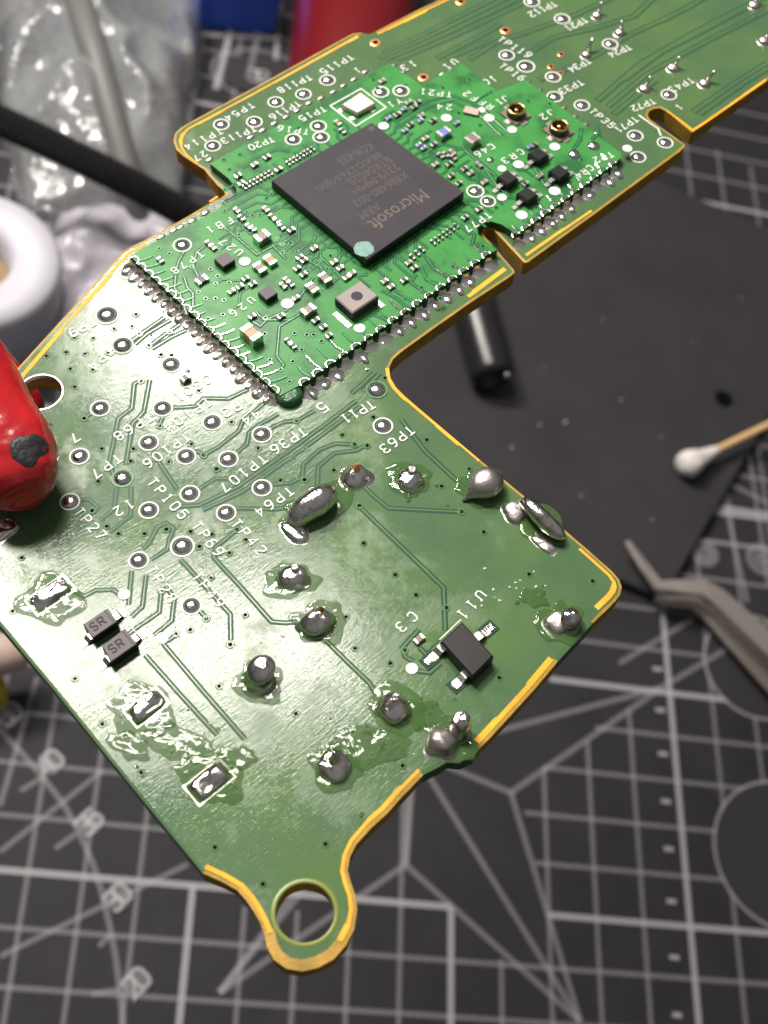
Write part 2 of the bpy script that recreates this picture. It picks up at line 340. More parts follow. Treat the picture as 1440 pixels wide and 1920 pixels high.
FAR = [[(720, 100), (800, 62), (960, -20)], [(712, 110), (810, 66), (1000, -28)], [(724, 112), (830, 66), (1060, -45)], [(745, 112), (850, 68), (1090, -46)], [(880, 112), (930, 80), (990, 60), (1080, 28), (1160, -10)],
       [(1010, 150), (1090, 120), (1180, 66), (1300, 10)], [(1120, 190), (1200, 120), (1300, 62), (1440, -10)], [(1140, 200), (1212, 140), (1330, 75), (1440, 20)], [(1150, 215), (1230, 150)], [(1000, 95), (1040, 70), (1120, 52), (1190, 30), (1230, -8)],
       [(1300, 210), (1380, 155), (1440, 118)], [(1312, 214), (1400, 152), (1440, 128)], [(820, 110), (880, 78), (905, 66), (940, 44)], [(836, 112), (890, 88), (930, 72)], [(1240, 40), (1300, 8), (1340, -16)], [(1170, 150), (1240, 98), (1330, 52), (1440, -8)]]
for t in FAR: trace(t, 7.0, 4.0, mats=(M_GAPF, M_MASK))
# ------------------------------------------------------------------ vias (shared mesh)
def via_mesh(r, name, ringm):
    mb = MB(); seg = 14
    prof = [(r * 2.0, 0.0012), (r * 1.6, 0.0042), (r * 1.05, 0.0042), (r, 0.0016)]
    vs = [(q * math.cos(2 * math.pi * k / seg), q * math.sin(2 * math.pi * k / seg), z) for q, z in prof for k in range(seg)]
    fs = [(i * seg + k, i * seg + (k + 1) % seg, (i + 1) * seg + (k + 1) % seg, (i + 1) * seg + k) for i in range(3) for k in range(seg)]
    mb.add(vs, fs, 0); mb.add([(r * math.cos(2 * math.pi * k / seg), r * math.sin(2 * math.pi * k / seg), 0.0017) for k in range(seg)], [tuple(range(seg))], 1)
    return mb.mesh(name, [ringm, M_HOLE])
VIA = via_mesh(0.0155, 'via', M_MASK); VIAT = via_mesh(0.018, 'via_big', M_TRACE); VIAM = via_mesh(0.014, 'module_via', M_MODT); VIAC = via_mesh(0.026, 'copper_via', M_COPPER)
VIAS = [(214, 617), (248, 612), (139, 634), (175, 635), (124, 661), (160, 664), (203, 662), (87, 668), (132, 692), (174, 694), (140, 726), (93, 797), (191, 842), (250, 842), (245, 865), (184, 903), (316, 866), (373, 733), (359, 833),
        (317, 867), (484, 841), (548, 858), (571, 841), (642, 816), (526, 901), (434, 792), (626, 882), (682, 1019), (741, 1078), (430, 1037), (461, 1012), (397, 1002), (357, 997), (395, 1084), (200, 987), (222, 1001), (271, 1001),
        (396, 1083), (460, 1153), (357, 1181), (330, 1189), (41, 1046), (24, 1146), (141, 1273), (411, 1287), (780, 1116), (649, 1157), (828, 912), (907, 998), (992, 1077), (1111, 1090), (732, 1244), (936, 1271), (755, 1436), (666, 1216),
        (192, 1358), (265, 1449), (555, 1339), (469, 1412), (403, 1589), (610, 1583), (493, 1658), (722, 709), (800, 825), (880, 880)]
for x, y in VIAS: link('via', VIA, sub, BP(x, y))
for x, y in [(262, 627), (280, 648), (318, 623), (302, 666), (264, 715), (262, 797), (299, 799), (382, 854), (406, 880), (571, 900), (664, 834), (688, 836), (674, 949), (865, 960), (836, 1140), (302, 1108), (374, 1025), (387, 1160), (432, 1209), (312, 993),
             (158, 785), (173, 958), (283, 867), (444, 994), (700, 783), (556, 789), (758, 1220), (322, 667), (255, 590)]: link('via', VIAT, sub, BP(x, y) + V3((0, 0, 0.002)))
for x, y, s in [(704, 80, 1.2), (794, 145, 1.2), (948, 57, 1.2), (864, 3, 1.2), (1052, 102, .8), (1033, 125, .8), (1051, 137, .8)]:
    o = link('copper_via', VIAC, sub, BP(x, y)); o.scale = (s, s, 1.5)
# ------------------------------------------------------------------ silkscreen lettering (single-stroke letters)
G = {'T': [[(0, 6), (4, 6)], [(2, 6), (2, 0)]], 'P': [[(0, 0), (0, 6), (3, 6), (4, 5.2), (4, 3.8), (3, 3), (0, 3)]], '0': [[(1, 0), (0, 1.3), (0, 4.7), (1, 6), (3, 6), (4, 4.7), (4, 1.3), (3, 0), (1, 0)]],
     '1': [[(0.8, 4.8), (2, 6), (2, 0)], [(0.8, 0), (3.2, 0)]], '2': [[(0, 5), (1, 6), (3, 6), (4, 5), (4, 4), (0, 0), (4, 0)]], '3': [[(0, 5.2), (1, 6), (3, 6), (4, 5), (4, 4), (3, 3.2), (1.4, 3.2)], [(3, 3.2), (4, 2.2), (4, 1), (3, 0), (1, 0), (0, 0.9)]],
     '4': [[(3, 0), (3, 6), (0, 2), (4, 2)]], '5': [[(4, 6), (0.4, 6), (0, 3.2), (1, 3.8), (3, 3.8), (4, 2.8), (4, 1), (3, 0), (1, 0), (0, 0.9)]], '6': [[(3.6, 6), (2, 6), (0.6, 4.4), (0, 2.4), (0, 1), (1, 0), (3, 0), (4, 1), (4, 2.4), (3, 3.4), (1, 3.4), (0, 2.4)]],
     '7': [[(0, 6), (4, 6), (1.4, 0)]], '8': [[(1, 3.2), (0.2, 4.2), (0.2, 5), (1, 6), (3, 6), (3.8, 5), (3.8, 4.2), (3, 3.2), (1, 3.2), (0, 2.2), (0, 1), (1, 0), (3, 0), (4, 1), (4, 2.2), (3, 3.2)]],
     '9': [[(0.4, 0), (2, 0), (3.4, 1.6), (4, 3.6), (4, 5), (3, 6), (1, 6), (0, 5), (0, 3.6), (1, 2.6), (3, 2.6), (4, 3.6)]], 'U': [[(0, 6), (0, 1.2), (1, 0), (3, 0), (4, 1.2), (4, 6)]], 'C': [[(4, 5), (3, 6), (1, 6), (0, 4.7), (0, 1.3), (1, 0), (3, 0), (4, 1)]],
     'R': [[(0, 0), (0, 6), (3, 6), (4, 5.2), (4, 3.8), (3, 3), (0, 3)], [(2, 3), (4, 0)]], 'J': [[(4, 6), (4, 1.2), (3, 0), (1, 0), (0, 1.2)]], 'F': [[(0, 0), (0, 6), (4, 6)], [(0, 3.2), (3, 3.2)]], 'Y': [[(0, 6), (2, 3), (4, 6)], [(2, 3), (2, 0)]],
     'Z': [[(0, 6), (4, 6), (0, 0), (4, 0)]], 'B': [[(0, 0), (0, 6), (3, 6), (4, 5.2), (4, 4), (3, 3.2), (0, 3.2)], [(3, 3.2), (4, 2.4), (4, 0.8), (3, 0), (0, 0)]], 'L': [[(0, 6), (0, 0), (4, 0)]], 'S': [[(4, 5), (3, 6), (1, 6), (0, 5), (0, 4), (1, 3.2), (3, 2.8), (4, 2), (4, 1), (3, 0), (1, 0), (0, 1)]]}
def write(txt, p0, p1, parent, h=0.0, size=None, stroke=0.145, m=None, name='silkscreen_label', up_sign=1, asp=0.62):
    a = p0; b = p1; n = len(txt); d = (b - a)
    adv = d.length / max(1, n - 1); d.normalize(); up = V3((-d.y, d.x, 0))
    hh = size or adv * 1.0; mb = MB(); k = 0
    for i, ch in enumerate(txt):
        c = a + d * (adv * i)
        for st in G.get(ch, []):
            P = [c + d * ((x - 2) / 4 * hh * asp) + up * ((y - 3) / 6 * hh) for x, y in st]
            mb.ribbon(P, hh * stroke, h + 0.0075 + k * 0.00025, 0); k += 1
    return mb.build(name, m or M_SILK, parent)
def label(txt, x0, y0, x1, y1, parent=None, h=0.0, size=None):
    if len(txt) == 1: return write(txt, BP(x0, y0, h), BP(x1, y1, h), parent or sub, h, size=RC(x0, y0, size or 20))
    return write(txt, BP(x0, y0, h), BP(x1, y1, h), parent or sub, h, size=RC(x0, y0, size or 19.5))
for t in [('C301', 389, 712, 334, 744), ('TP104', 389, 755, 315, 801), ('TP68', 279, 784, 223, 818), ('TP7', 219, 861, 181, 888), ('TP105', 287, 905, 343, 965), ('TP106', 347, 821, 278, 869), ('TP3', 462, 752, 424, 774), ('44', 480, 779, 462, 789),
          ('TP36', 566, 811, 516, 843), ('TP107', 491, 862, 422, 914), ('TP64', 541, 922, 487, 960), ('TP63', 767, 808, 722, 842), ('TP11', 694, 760, 648, 786), ('TP27', 149, 961, 189, 1004), ('TP69', 370, 987, 410, 1035), ('TP42', 444, 983, 489, 1032),
          ('TP28', 286, 1070, 321, 1122), ('TP49', 371, 1082, 411, 1131), ('12', 243, 947, 222, 959), ('U11', 901, 1117, 867, 1153), ('TP9', 172, 605, 137, 624), ('TP4', 204, 659, 175, 687), ('C3', 773, 1157, 752, 1176)]: label(*t)
for t in [('TP114', 411, 248, 352, 276), ('TP113', 474, 243, 421, 265), ('TP54', 470, 199, 428, 222), ('TP118', 578, 147, 527, 170), ('TP116', 557, 196, 512, 220), ('TP115', 656, 109, 607, 135), ('27', 382, 290, 369, 297), ('13', 774, 121, 758, 128), ('U1', 852, 117, 838, 126),
          ('10', 924, 149, 911, 155), ('TP119', 940, 75, 990, 104), ('TP16', 943, 125, 978, 147), ('TP34', 1101, 116, 1071, 131), ('TP33', 1087, 156, 1054, 172), ('TP24', 1177, 90, 1146, 103), ('TP21', 1095, 39, 1065, 54), ('TP112', 1037, 9, 997, 28),
          ('TP43', 1294, 152, 1260, 169), ('TP72', 1222, 191, 1189, 204), ('TP71', 1189, 225, 1159, 244), ('TP35', 1112, 210, 1146, 236)]: label(*t, size=14.5)
label('5', 605, 765, 595, 772, size=22); label('7', 141, 821, 130, 828, size=20); label('1', 670, 133, 660, 138, size=13); label('1', 1273, 202, 1265, 207, size=13)
for t in [('TP20', 508, 263, 472, 277), ('TP15', 605, 206, 567, 223), ('TP16', 574, 248, 526, 242), ('Y1', 748, 191, 733, 197), ('TP21', 842, 178, 793, 173), ('24', 842, 202, 824, 201), ('RFF2', 919, 201, 875, 177), ('J1', 948, 186, 936, 192), ('J2', 1033, 212, 1019, 220),
          ('CR3', 976, 286, 947, 302), ('C46', 921, 276, 896, 290), ('TP2', 1144, 291, 1118, 301), ('CR4', 1106, 316, 1085, 330), ('TP77', 914, 405, 877, 429), ('U27', 448, 474, 419, 455), ('U26', 471, 564, 438, 588), ('TP78', 375, 478, 328, 508), ('FB1', 430, 415, 394, 432)]:
    pass_mod = t; MODT_ = globals().setdefault('MODTEXT', []); MODT_.append(t)
# ------------------------------------------------------------------ test pads: tinned dome inside a printed ring
DOME = MB().lathe([(1.0, 0), (0.97, 0.10), (0.86, 0.22), (0.66, 0.33), (0.42, 0.40), (0.18, 0.435), (0.03, 0.44)], 20).mesh('test_pad', [M_PAD], True)
def ring_mesh(ri, ro, name, m):
    seg = 36; pr = [(ro, 0.0), (ro - 0.02, 0.06), (ri + 0.02, 0.06), (ri, 0.0)]
    vs = [(q * math.cos(2 * math.pi * k / seg), q * math.sin(2 * math.pi * k / seg), z) for q, z in pr for k in range(seg)]
    fs = [(i * seg + k, i * seg + (k + 1) % seg, (i + 1) * seg + (k + 1) % seg, (i + 1) * seg + k) for i in range(3) for k in range(seg)]
    return MB().add(vs, fs).mesh(name, [m])
RING = ring_mesh(1.18, 1.42, 'silkscreen_ring', M_SILK); RINGT = ring_mesh(1.15, 1.45, 'mask_ring', M_TRACE)
WELL = MB().add([(1.16 * math.cos(2 * math.pi * k / 28), 1.16 * math.sin(2 * math.pi * k / 28), 0) for k in range(28)], [tuple(range(28))]).mesh('pad_clearance', [M_GAP])
def test_pad(x, y, r, h=0.0, parent=None, ring=True, flat=1.0):
    q = RC(x, y, r) / 1.42; o = link('test_pad', DOME, parent or board, BP(x, y, h) + V3((0, 0, 0.0021))); o.scale = (q, q, q * flat)
    if parent is None:
        w = link('pad_clearance', WELL, o); w.location = (0, 0, -0.0006 / q)
        s = link('silkscreen_ring' if ring else 'mask_ring', RING if ring else RINGT, o)
    else:
        s = link('silkscreen_ring', RING, parent, o.location); s.scale = o.scale
    return o
for x, y in [(321, 684), (188, 766), (305, 766), (398, 792), (279, 830), (149, 856), (349, 856), (356, 926), (131, 941), (491, 815), (428, 861), (491, 915), (424, 962), (718, 799), (279, 957), (260, 1051), (359, 1136)]: test_pad(x, y, 19.5)
test_pad(201, 591, 23); test_pad(342, 1025, 23.5)
for x, y in [(230, 648), (706, 731), (230, 897)]: test_pad(x, y, 21, ring=False)
for x, y in [(950, 104), (1037, 145), (1040, 182), (1091, 198), (1144, 83), (1191, 255), (1196, 295), (997, 4), (1054, 36), (1254, 178), (1247, 268), (415, 234), (477, 229), (517, 192), (569, 177), (614, 151), (399, 274)]: test_pad(x, y, 15.5)
test_pad(986, 125, 17.5)
# leader line of one test point
MB().ribbon(bpts([(1197, 216), (1225, 236), (1234, 242), (1239, 255)]), RC(1220, 230, 3), 0.005).build('silkscreen_line', M_SILK, sub)
for x, y, r in [(233, 1115, 11.5), (304, 1197, 12), (772, 1254, 11.5)]:
    MB().lathe([(1, 0), (0.96, 0.02), (0, 0.03)][:2], 24).build('silkscreen_dot', M_SILK, sub, loc=BP(x, y) + V3((0, 0, 0.0065))).scale = (RC(x, y, r),) * 3
# ------------------------------------------------------------------ solder joints
PROF = [(1.2, 0), (1.11, 0.04), (1.04, 0.10), (1.0, 0.20), (0.97, 0.34), (0.93, 0.52), (0.83, 0.70), (0.66, 0.84), (0.42, 0.94), (0.18, 0.99), (0.03, 1.0)]
def blob(x, y, r, hgt, lean=(0, 0), seed=0, m=None, name='solder_joint', prof=PROF, lump=0.14, sq=(1, 1), ang=0.0):
    rr = RC(x, y, r); c = BP(x, y, hgt * 0.45); c.z = 0.0; q = RC(x, y, 1)
    mb = MB().lathe([(a * rr, b * hgt) for a, b in prof], 28, 0, (0, 0, 0))
    ld = (BP(x + lean[0], y + lean[1]) - BP(x, y))
    ca, sa = math.cos(ang), math.sin(ang)
    for v in mb.v:
        t = v.z / hgt
        k = 1 + lump * 2 * (mnoise.noise(V3((v.x, v.y, v.z)) * (1.1 / rr) + V3((seed * 7.3, seed * 3.1, 1.7))))
        u, w = v.x * k * sq[0], v.y * k * sq[1]
        v.x, v.y = u * ca - w * sa + ld.x * t * t, u * sa + w * ca + ld.y * t * t
        v.z *= 1 + lump * mnoise.noise(V3((v.x, v.y, 0)) * (1.4 / rr) + V3((seed, 0, 0)))
    o = mb.build(name, m or M_SOLD, board, True, c); modifiers_subsurf(o, 1); return o
blob(667, 893, 26, 0.085, (0, -4), 1); blob(768, 898, 26, 0.10, (4, 0), 2, lump=0.13); blob(547, 1084, 27, 0.10, (8, -6), 3, sq=(1.12, 0.9), ang=0.9); blob(594, 1166, 29, 0.14, (4, -6), 4, sq=(1.1, 0.95), ang=1.1)
blob(738, 1327, 29, 0.12, (3, -4), 6); blob(627, 1438, 31, 0.09, (0, -8), 7); blob(1047, 1167, 24, 0.07, (5, -5), 8, m=M_SOLDM)
NECK = [(1.2, 0), (1.0, 0.05), (0.88, 0.15), (0.80, 0.28), (0.82, 0.40), (0.92, 0.52), (0.98, 0.64), (0.94, 0.76), (0.78, 0.88), (0.5, 0.96), (0.2, 1.0), (0.03, 1.003)]
blob(482, 1268, 28, 0.20, (16, -16), 5, prof=NECK, lump=0.05); blob(830, 1388, 29, 0.12, (-2, 0), 9, m=M_SOLDM); blob(860, 1366, 21, 0.21, (5, -12), 10, prof=NECK); blob(1066, 1162, 20, 0.15, (7, -4), 11, prof=NECK)
blob(627, 1428, 12, 0.17, (0, -8), 12); blob(668, 884, 8, 0.145, (0, -4), 13, m=M_COPPER, name='wire_end'); blob(600, 1152, 9, 0.165, (3, -4), 14, m=M_BURN, name='burnt_flux_bead')
for i_, (x_, y_, r_, h_) in enumerate([(771, 890, 8, 0.135), (552, 1074, 8, 0.135), (739, 1316, 9, 0.15)]): blob(x_, y_, r_, h_, (2, -3), 40 + i_, m=M_SOLDM, name='wire_end', prof=[(1.3, 0), (1.05, 0.5), (1.0, 0.9), (0.9, 0.98), (0.5, 1.0), (0.03, 1.0)])
# ball with a drawn-out tail by the board edge
def tube(pts, rads, seg=16, caps=True, squash=1.0):
    """round body through 3-D points"""
    mb = MB(); n = len(pts); fr = None
    for i, p in enumerate(pts):
        t = (pts[min(n - 1, i + 1)] - pts[max(0, i - 1)]).normalized()
        u = (V3((0, 0, 1)) - t * t.z) if fr is None else fr - t * fr.dot(t)
        if u.length < 1e-4: u = V3((1, 0, 0)) - t * t.x
        u.normalize(); fr = u; w = t.cross(u)
        mb.v += [p + (u * math.sin(2 * math.pi * k / seg) * squash + w * math.cos(2 * math.pi * k / seg)) * rads[i] for k in range(seg)]
    for i in range(n - 1):
        for k in range(seg): mb.f.append((i * seg + k, i * seg + (k + 1) % seg, (i + 1) * seg + (k + 1) % seg, (i + 1) * seg + k)); mb.m.append(0)
    if caps:
        mb.f.append(tuple(reversed(range(seg)))); mb.f.append(tuple((n - 1) * seg + k for k in range(seg))); mb.m += [0, 0]
    return mb
def body(pairs, name, m, parent=board, seg=18, squash=1.0, sub_=1, lump=0.0, seed=0):
    """pairs: (px, py, height, radius px)"""
    pts = [BP(x, y, h) for x, y, h, r in pairs]; rads = [RC(x, y, r) for x, y, h, r in pairs]
    mb = tube(pts, rads, seg, True, squash)
    if lump:
        for v in mb.v:
            k = mnoise.noise_vector(v * 9 + V3((seed, 0, 0))); v += k * lump
    o = mb.build(name, m, parent, True)
    if sub_: modifiers_subsurf(o, sub_)
    return o
body([(866, 940, 0.01, 2), (876, 932, 0.03, 5), (885, 924, 0.06, 14), (894, 917, 0.08, 25), (905, 909, 0.09, 32), (917, 902, 0.09, 33), (929, 897, 0.085, 26), (936, 893, 0.08, 14), (939, 891, 0.08, 2)], 'solder_ball', M_SOLDM, squash=0.85, lump=0.006)
body([(540, 984, 0.03, 4), (545, 978, 0.05, 16), (556, 968, 0.07, 24), (575, 953, 0.10, 28), (594, 941, 0.12, 29), (611, 929, 0.12, 26), (622, 920, 0.11, 18), (628, 916, 0.11, 5)], 'bent_lead', M_SOLD, lump=0.010, seed=3)
blob(553, 995, 24, 0.04, (0, 0), 15, m=M_SOLD, sq=(1.2, 0.8)); blob(966, 958, 22, 0.06, (2, -2), 16, m=M_SOLDM)
body([(976, 945, 0.05, 6), (984, 939, 0.10, 13), (996, 951, 0.13, 15), (1012, 968, 0.12, 16), (1030, 985, 0.10, 17), (1044, 998, 0.08, 16), (1054, 1008, 0.06, 10), (1058, 1012, 0.05, 3)], 'bent_lead', M_SOLD, lump=0.006, seed=5)
blob(1020, 1019, 20, 0.03, (0, 0), 17, m=M_TERM, sq=(1.3, 0.6), ang=0.0, lump=0.3)
# rectangular tinned pads with solder pillows
SQ = [(1.05, 0), (1.0, 0.15), (0.95, 0.45), (0.82, 0.75), (0.6, 0.92), (0.3, 1.0), (0.03, 1.0)]
def pillow(x, y, la, lb, hgt, seed, m):
    c = BP(x, y, 0); ra, rb = RC(x, y, la), RC(x, y, lb); mb = MB(); seg = 32; vs = []
    for rr, z in SQ:
        for k in range(seg):
            t = 2 * math.pi * k / seg; ct, st = math.cos(t), math.sin(t); e = 0.45
            u, w = math.copysign(abs(ct) ** e, ct) * ra * rr, math.copysign(abs(st) ** e, st) * rb * rr
            n = mnoise.noise(V3((u, w, z)) * 9 + V3((seed * 5.1, 0, 0)))
            vs.append((u * (1 + 0.12 * n), w * (1 + 0.12 * n), max(0, z * hgt * (1 + 0.8 * n))))
    fs = [(i * seg + k, i * seg + (k + 1) % seg, (i + 1) * seg + (k + 1) % seg, (i + 1) * seg + k) for i in range(len(SQ) - 1) for k in range(seg)] + [tuple((len(SQ) - 1) * seg + k for k in range(seg))]
    o = mb.add(vs, fs).build('solder_pad', m, board, True, c + V3((0, 0, 0.003))); modifiers_subsurf(o, 1)
    s = MB(); P = [(c.x + i * ra * 1.12, c.y + j * rb * 1.12) for i, j in ((-1, -1), (1, -1), (1, 1), (-1, 1))]
    s.ribbon(P, RC(x, y, 3), 0.004, closed=True).build('pad_outline', M_TERM, sub)
pillow(95, 1116, 19, 38, 0.05, 1, M_SOLD); pillow(275, 1326, 20, 34, 0.06, 2, M_SOLD); pillow(393, 1466, 22, 38, 0.055, 3, M_SOLD); pillow(2, 996, 20, 30, 0.05, 4, M_SOLD)
# far row of pin joints
for i, (x, y, tx, ty, r) in enumerate([(1119, 26, 1129, 4, 9), (1162, 58, 1167, 39, 10), (1099, 100, 1112, 72, 9), (1262, 124, 1275, 107, 11), (1208, 163, 1221, 144, 11), (1321, 153, 1341, 133, 11), (1433, 73, 1446, 56, 11), (1414, 6, 1426, -14, 11)]):
    blob(x, y + 2, r, 0.05, (1, 0), 30 + i, m=M_SOLDM, lump=0.04)
    b = BP(x, y); t = BP(tx, ty, 0.13); mb = tube([V3((b.x, b.y, 0.0)), V3((t.x, t.y, 0.13)) * 0.85 + V3((b.x, b.y, 0)) * 0.15, t], [0.022, 0.02, 0.018], 10); mb.build('pin_end', M_TERM, board, True)
# ------------------------------------------------------------------ small parts on the main board
def quad_prism(name, corners, h0, h1, mats, parent, bev=0.008, side=None, drop=None):
    """corners measured on the top face"""
    P = [BP(x, y, h1) for x, y in corners]; mb = MB().prism(P, h0, h1, 0, 1 if side else 0, bev); return mb.build(name, mats if side is None else [mats, side], parent)
def box_ab(mb, c, la, lb, z0, z1, mi=0, bev=0.0, d=V3((1, 0, 0))):
    e = V3((-d.y, d.x, 0)); P = [c + d * (i * la / 2) + e * (j * lb / 2) for i, j in ((-1, -1), (1, -1), (1, 1), (-1, 1))]
    return mb.prism(P, z0, z1, mi, bev=bev)
def lead(x, y, parent, la=0.09, lb=0.055, dirv=V3((0, -1, 0)), m=None, rise=0.05):
    """gull-wing lead starting at the body and ending flat on its pad"""
    c = BP(x, y); mb = MB(); P = [c - dirv * la * 1.1 + V3((0, 0, rise)), c - dirv * la * 0.35 + V3((0, 0, rise)), c + dirv * la * 0.05 + V3((0, 0, 0.012)), c + dirv * la * 0.7 + V3((0, 0, 0.010))]
    e = V3((-dirv.y, dirv.x, 0)); vs = []
    for p in P: vs += [p + e * lb / 2, p - e * lb / 2, p - e * lb / 2 - V3((0, 0, 0.010)), p + e * lb / 2 - V3((0, 0, 0.010))]
    fs = []
    for i in range(3):
        o = i * 4; fs += [(o + k, o + (k + 1) % 4, o + 4 + (k + 1) % 4, o + 4 + k) for k in range(4)]
    fs += [(3, 2, 1, 0), (12, 13, 14, 15)]
    mb.add(vs, fs)
    o = mb.build('lead', m or M_TERM, parent)
    return o
def pad_flat(x, y, la, lb, parent=None, m=None, d=V3((1, 0, 0)), h=0.0, name='tinned_pad'):
    c = BP(x, y, h); mb = MB(); box_ab(mb, c, la, lb, h + 0.0002, h + 0.0055, 0, 0.002, d); return mb.build(name, m or M_TERM, parent or sub)
for i, cs in enumerate([[(156, 1170), (201, 1140), (221, 1164), (174, 1196)], [(191, 1211), (234, 1178), (258, 1206), (208, 1241)]]):
    hd = 0.105
    d = quad_prism('diode', cs, 0.012, hd, M_DIODE, board, 0.006, M_BLACK); d['label'] = ['grey diode nearer the red clip, marked SR', 'grey diode nearer the board edge screw ear, marked SR'][i]  # sides coloured black: their shade is put into the colour
    cx, cy = sum(c[0] for c in cs) / 4, sum(c[1] for c in cs) / 4
    write('SR', BP(cx - 12, cy + 7, hd), BP(cx + 2, cy - 3, hd), d, hd - 0.003, size=RC(cx, cy, 17), m=M_CHIP, name='diode_marking', stroke=0.14)
    MB().ribbon([BP(cs[1][0] - 5, cs[1][1] + 5, hd), BP(cs[2][0] - 8, cs[2][1] + 1, hd)], 0.012, hd + 0.002).build('polarity_band', M_CHIPM, d)
    ex, ey = cx + 42, cy - 24; fx, fy = cx - 32, cy + 38
    lead(ex - 2, ey + 10, d, 0.07, 0.06, V3((0, 1, 0)), rise=0.045); lead(fx + 6, fy - 2, d, 0.09, 0.06, V3((0, -1, 0)), rise=0.045)
    pad_flat(ex + 1, ey + 5, 0.06, 0.06, m=M_SOLDM); pad_flat(fx + 2, fy + 1, 0.065, 0.07, m=M_SOLDM)
hu = 0.13
u11 = quad_prism('transistor', [(826, 1203), (867, 1165), (926, 1230), (886, 1270)], 0.012, hu, M_BLACK, board, 0.014)
u11['label'] = 'black three-legged transistor beside the U11 print'
for x, y, dv in [(906, 1190, 1), (818, 1228, -1), (862, 1277, -1)]:
    lead(x, y, u11, 0.085, 0.065, V3((0, dv, 0)), rise=0.055)
for x, y in [(916, 1180), (806, 1238), (858, 1283)]:
    pad_flat(x, y, 0.115, 0.14, m=M_GAP, name='pad_clearance'); c = BP(x, y); mb = MB(); box_ab(mb, c, 0.062, 0.095, 0.004, 0.013, 0, 0.005); mb.build('tinned_pad', M_SOLD, sub)
MB().ribbon(bpts([(824, 1200), (864, 1162)]), RC(840, 1180, 2.2), 0.005).build('silkscreen_line', M_SILK, sub)
def chip_part(x, y, L_, W_, H_, d, parent, h, body_m, name):
    """two-terminal chip part: ceramic body with tinned ends; L, W in px"""
    q = RC(x, y, 1); c = BP(x, y, h + H_); mb = MB(); l, w = L_ * q, W_ * q; e = 0.28
    box_ab(mb, c, l * (1 - 2 * e) + 0.002, w * 0.94, h + 0.004, h + H_ * 0.95, 0, 0.003, d)
    for s in (-1, 1): box_ab(mb, c + d * (s * l * (0.5 - e / 2)), l * e, w, h + 0.002, h + H_, 1, 0.004, d)
    return mb.build(name, [body_m, M_TERM], parent)
DA, DB = V3((1, 0, 0)), V3((0, 1, 0))
chip_part(786, 1197, 22, 13, 0.035, DB, board, 0, M_CERA, 'capacitor'); chip_part(347, 707, 18, 13, 0.05, DB, board, 0, M_DARKC, 'capacitor')
# ------------------------------------------------------------------ flux residue
def flux(x, y, rx, ry, ang, seed, hgt=0.008, rough=0.42):
    c = BP(x, y); a, b = RC(x, y, rx), RC(x, y, ry); mb = MB(); seg = 56; vs = []
    rings = [(1.0, 0.0), (0.97, 0.3), (0.92, 0.6), (0.84, 0.85), (0.7, 1.0), (0.45, 1.0), (0.2, 0.95)]
    for rr, z in rings:
        for k in range(seg):
            t = 2 * math.pi * k / seg; cx, cy = math.cos(t), math.sin(t)
            n = 1 + rough * (mnoise.noise(V3((cx * 1.6, cy * 1.6, seed * 4.7))) + 0.3 * mnoise.noise(V3((cx * 3.2, cy * 3.2, seed * 2.2))))
            u, w = cx * a * rr * n, cy * b * rr * n
            zz = z * hgt * (1 + 0.9 * mnoise.noise(V3((u * 7, w * 7, seed))))
            vs.append((u * math.cos(ang) - w * math.sin(ang), u * math.sin(ang) + w * math.cos(ang), max(0.0, zz)))
    fs = [(i * seg + k, i * seg + (k + 1) % seg, (i + 1) * seg + (k + 1) % seg, (i + 1) * seg + k) for i in range(len(rings) - 1) for k in range(seg)] + [tuple((len(rings) - 1) * seg + k for k in range(seg))]
    return mb.add(vs, fs).build('flux_residue', M_FLUX, board, True, c + V3((0, 0, 0.0062 + seed * 0.0001)))
FL = [(738, 1330, 62, 48, 0.3), (690, 1400, 70, 44, 0.9), (632, 1440, 50, 46, 0.1), (845, 1385, 54, 40, 0.5), (545, 1090, 52, 40, 0.7), (768, 898, 44, 42, 0), (590, 950, 80, 44, 1.5), (485, 1280, 50, 42, 0.4), (270, 1330, 60, 52, 0.2), (330, 1390, 70, 40, 0.5),
      (395, 1462, 62, 50, 0.4), (95, 1120, 60, 50, 0.3), (600, 1165, 48, 44, 0.3), (1050, 1165, 50, 46, 0.2), (1010, 985, 66, 34, 0.1), (905, 915, 52, 44, 0.3), (240, 1400, 40, 26, 0.3), (440, 1420, 42, 26, 1.0), (1000, 1120, 30, 22, 0.4), (790, 1340, 40, 30, 0.7)]
for i, f in enumerate(FL): flux(*f, seed=i + 1)

# droplets of flux and tiny crumbs of solder
M_WHITEF = mat('dried_flux', (0.42, 0.48, 0.36), 0.35)
DROP = MB().lathe([(1, 0), (0.9, 0.35), (0.55, 0.65), (0.05, 0.75)], 10).mesh('flux_droplet', [M_FLUX], True); CRUMB = MB().lathe([(1, 0), (0.85, 0.5), (0.4, 0.8), (0.05, 0.8)], 8).mesh('flux_crumb', [M_WHITEF], True); BEAD = MB().lathe([(1, 0), (1.0, 0.5), (0.7, 1.0), (0.05, 1.2)], 10).mesh('solder_bead', [M_SOLD], True)
rs = random.Random(11)
def scatter(me, name, cx, cy, sx_, sy_, n, r0, r1):
    for i in range(n):
        x, y = rs.gauss(cx, sx_), rs.gauss(cy, sy_); r = RC(x, y, rs.uniform(r0, r1)); o = link(name, me, board, BP(x, y) + V3((0, 0, 0.002))); o.scale = (r * rs.uniform(0.7, 1.6), r, r * 0.7); o.rotation_euler.z = rs.uniform(0, 3)
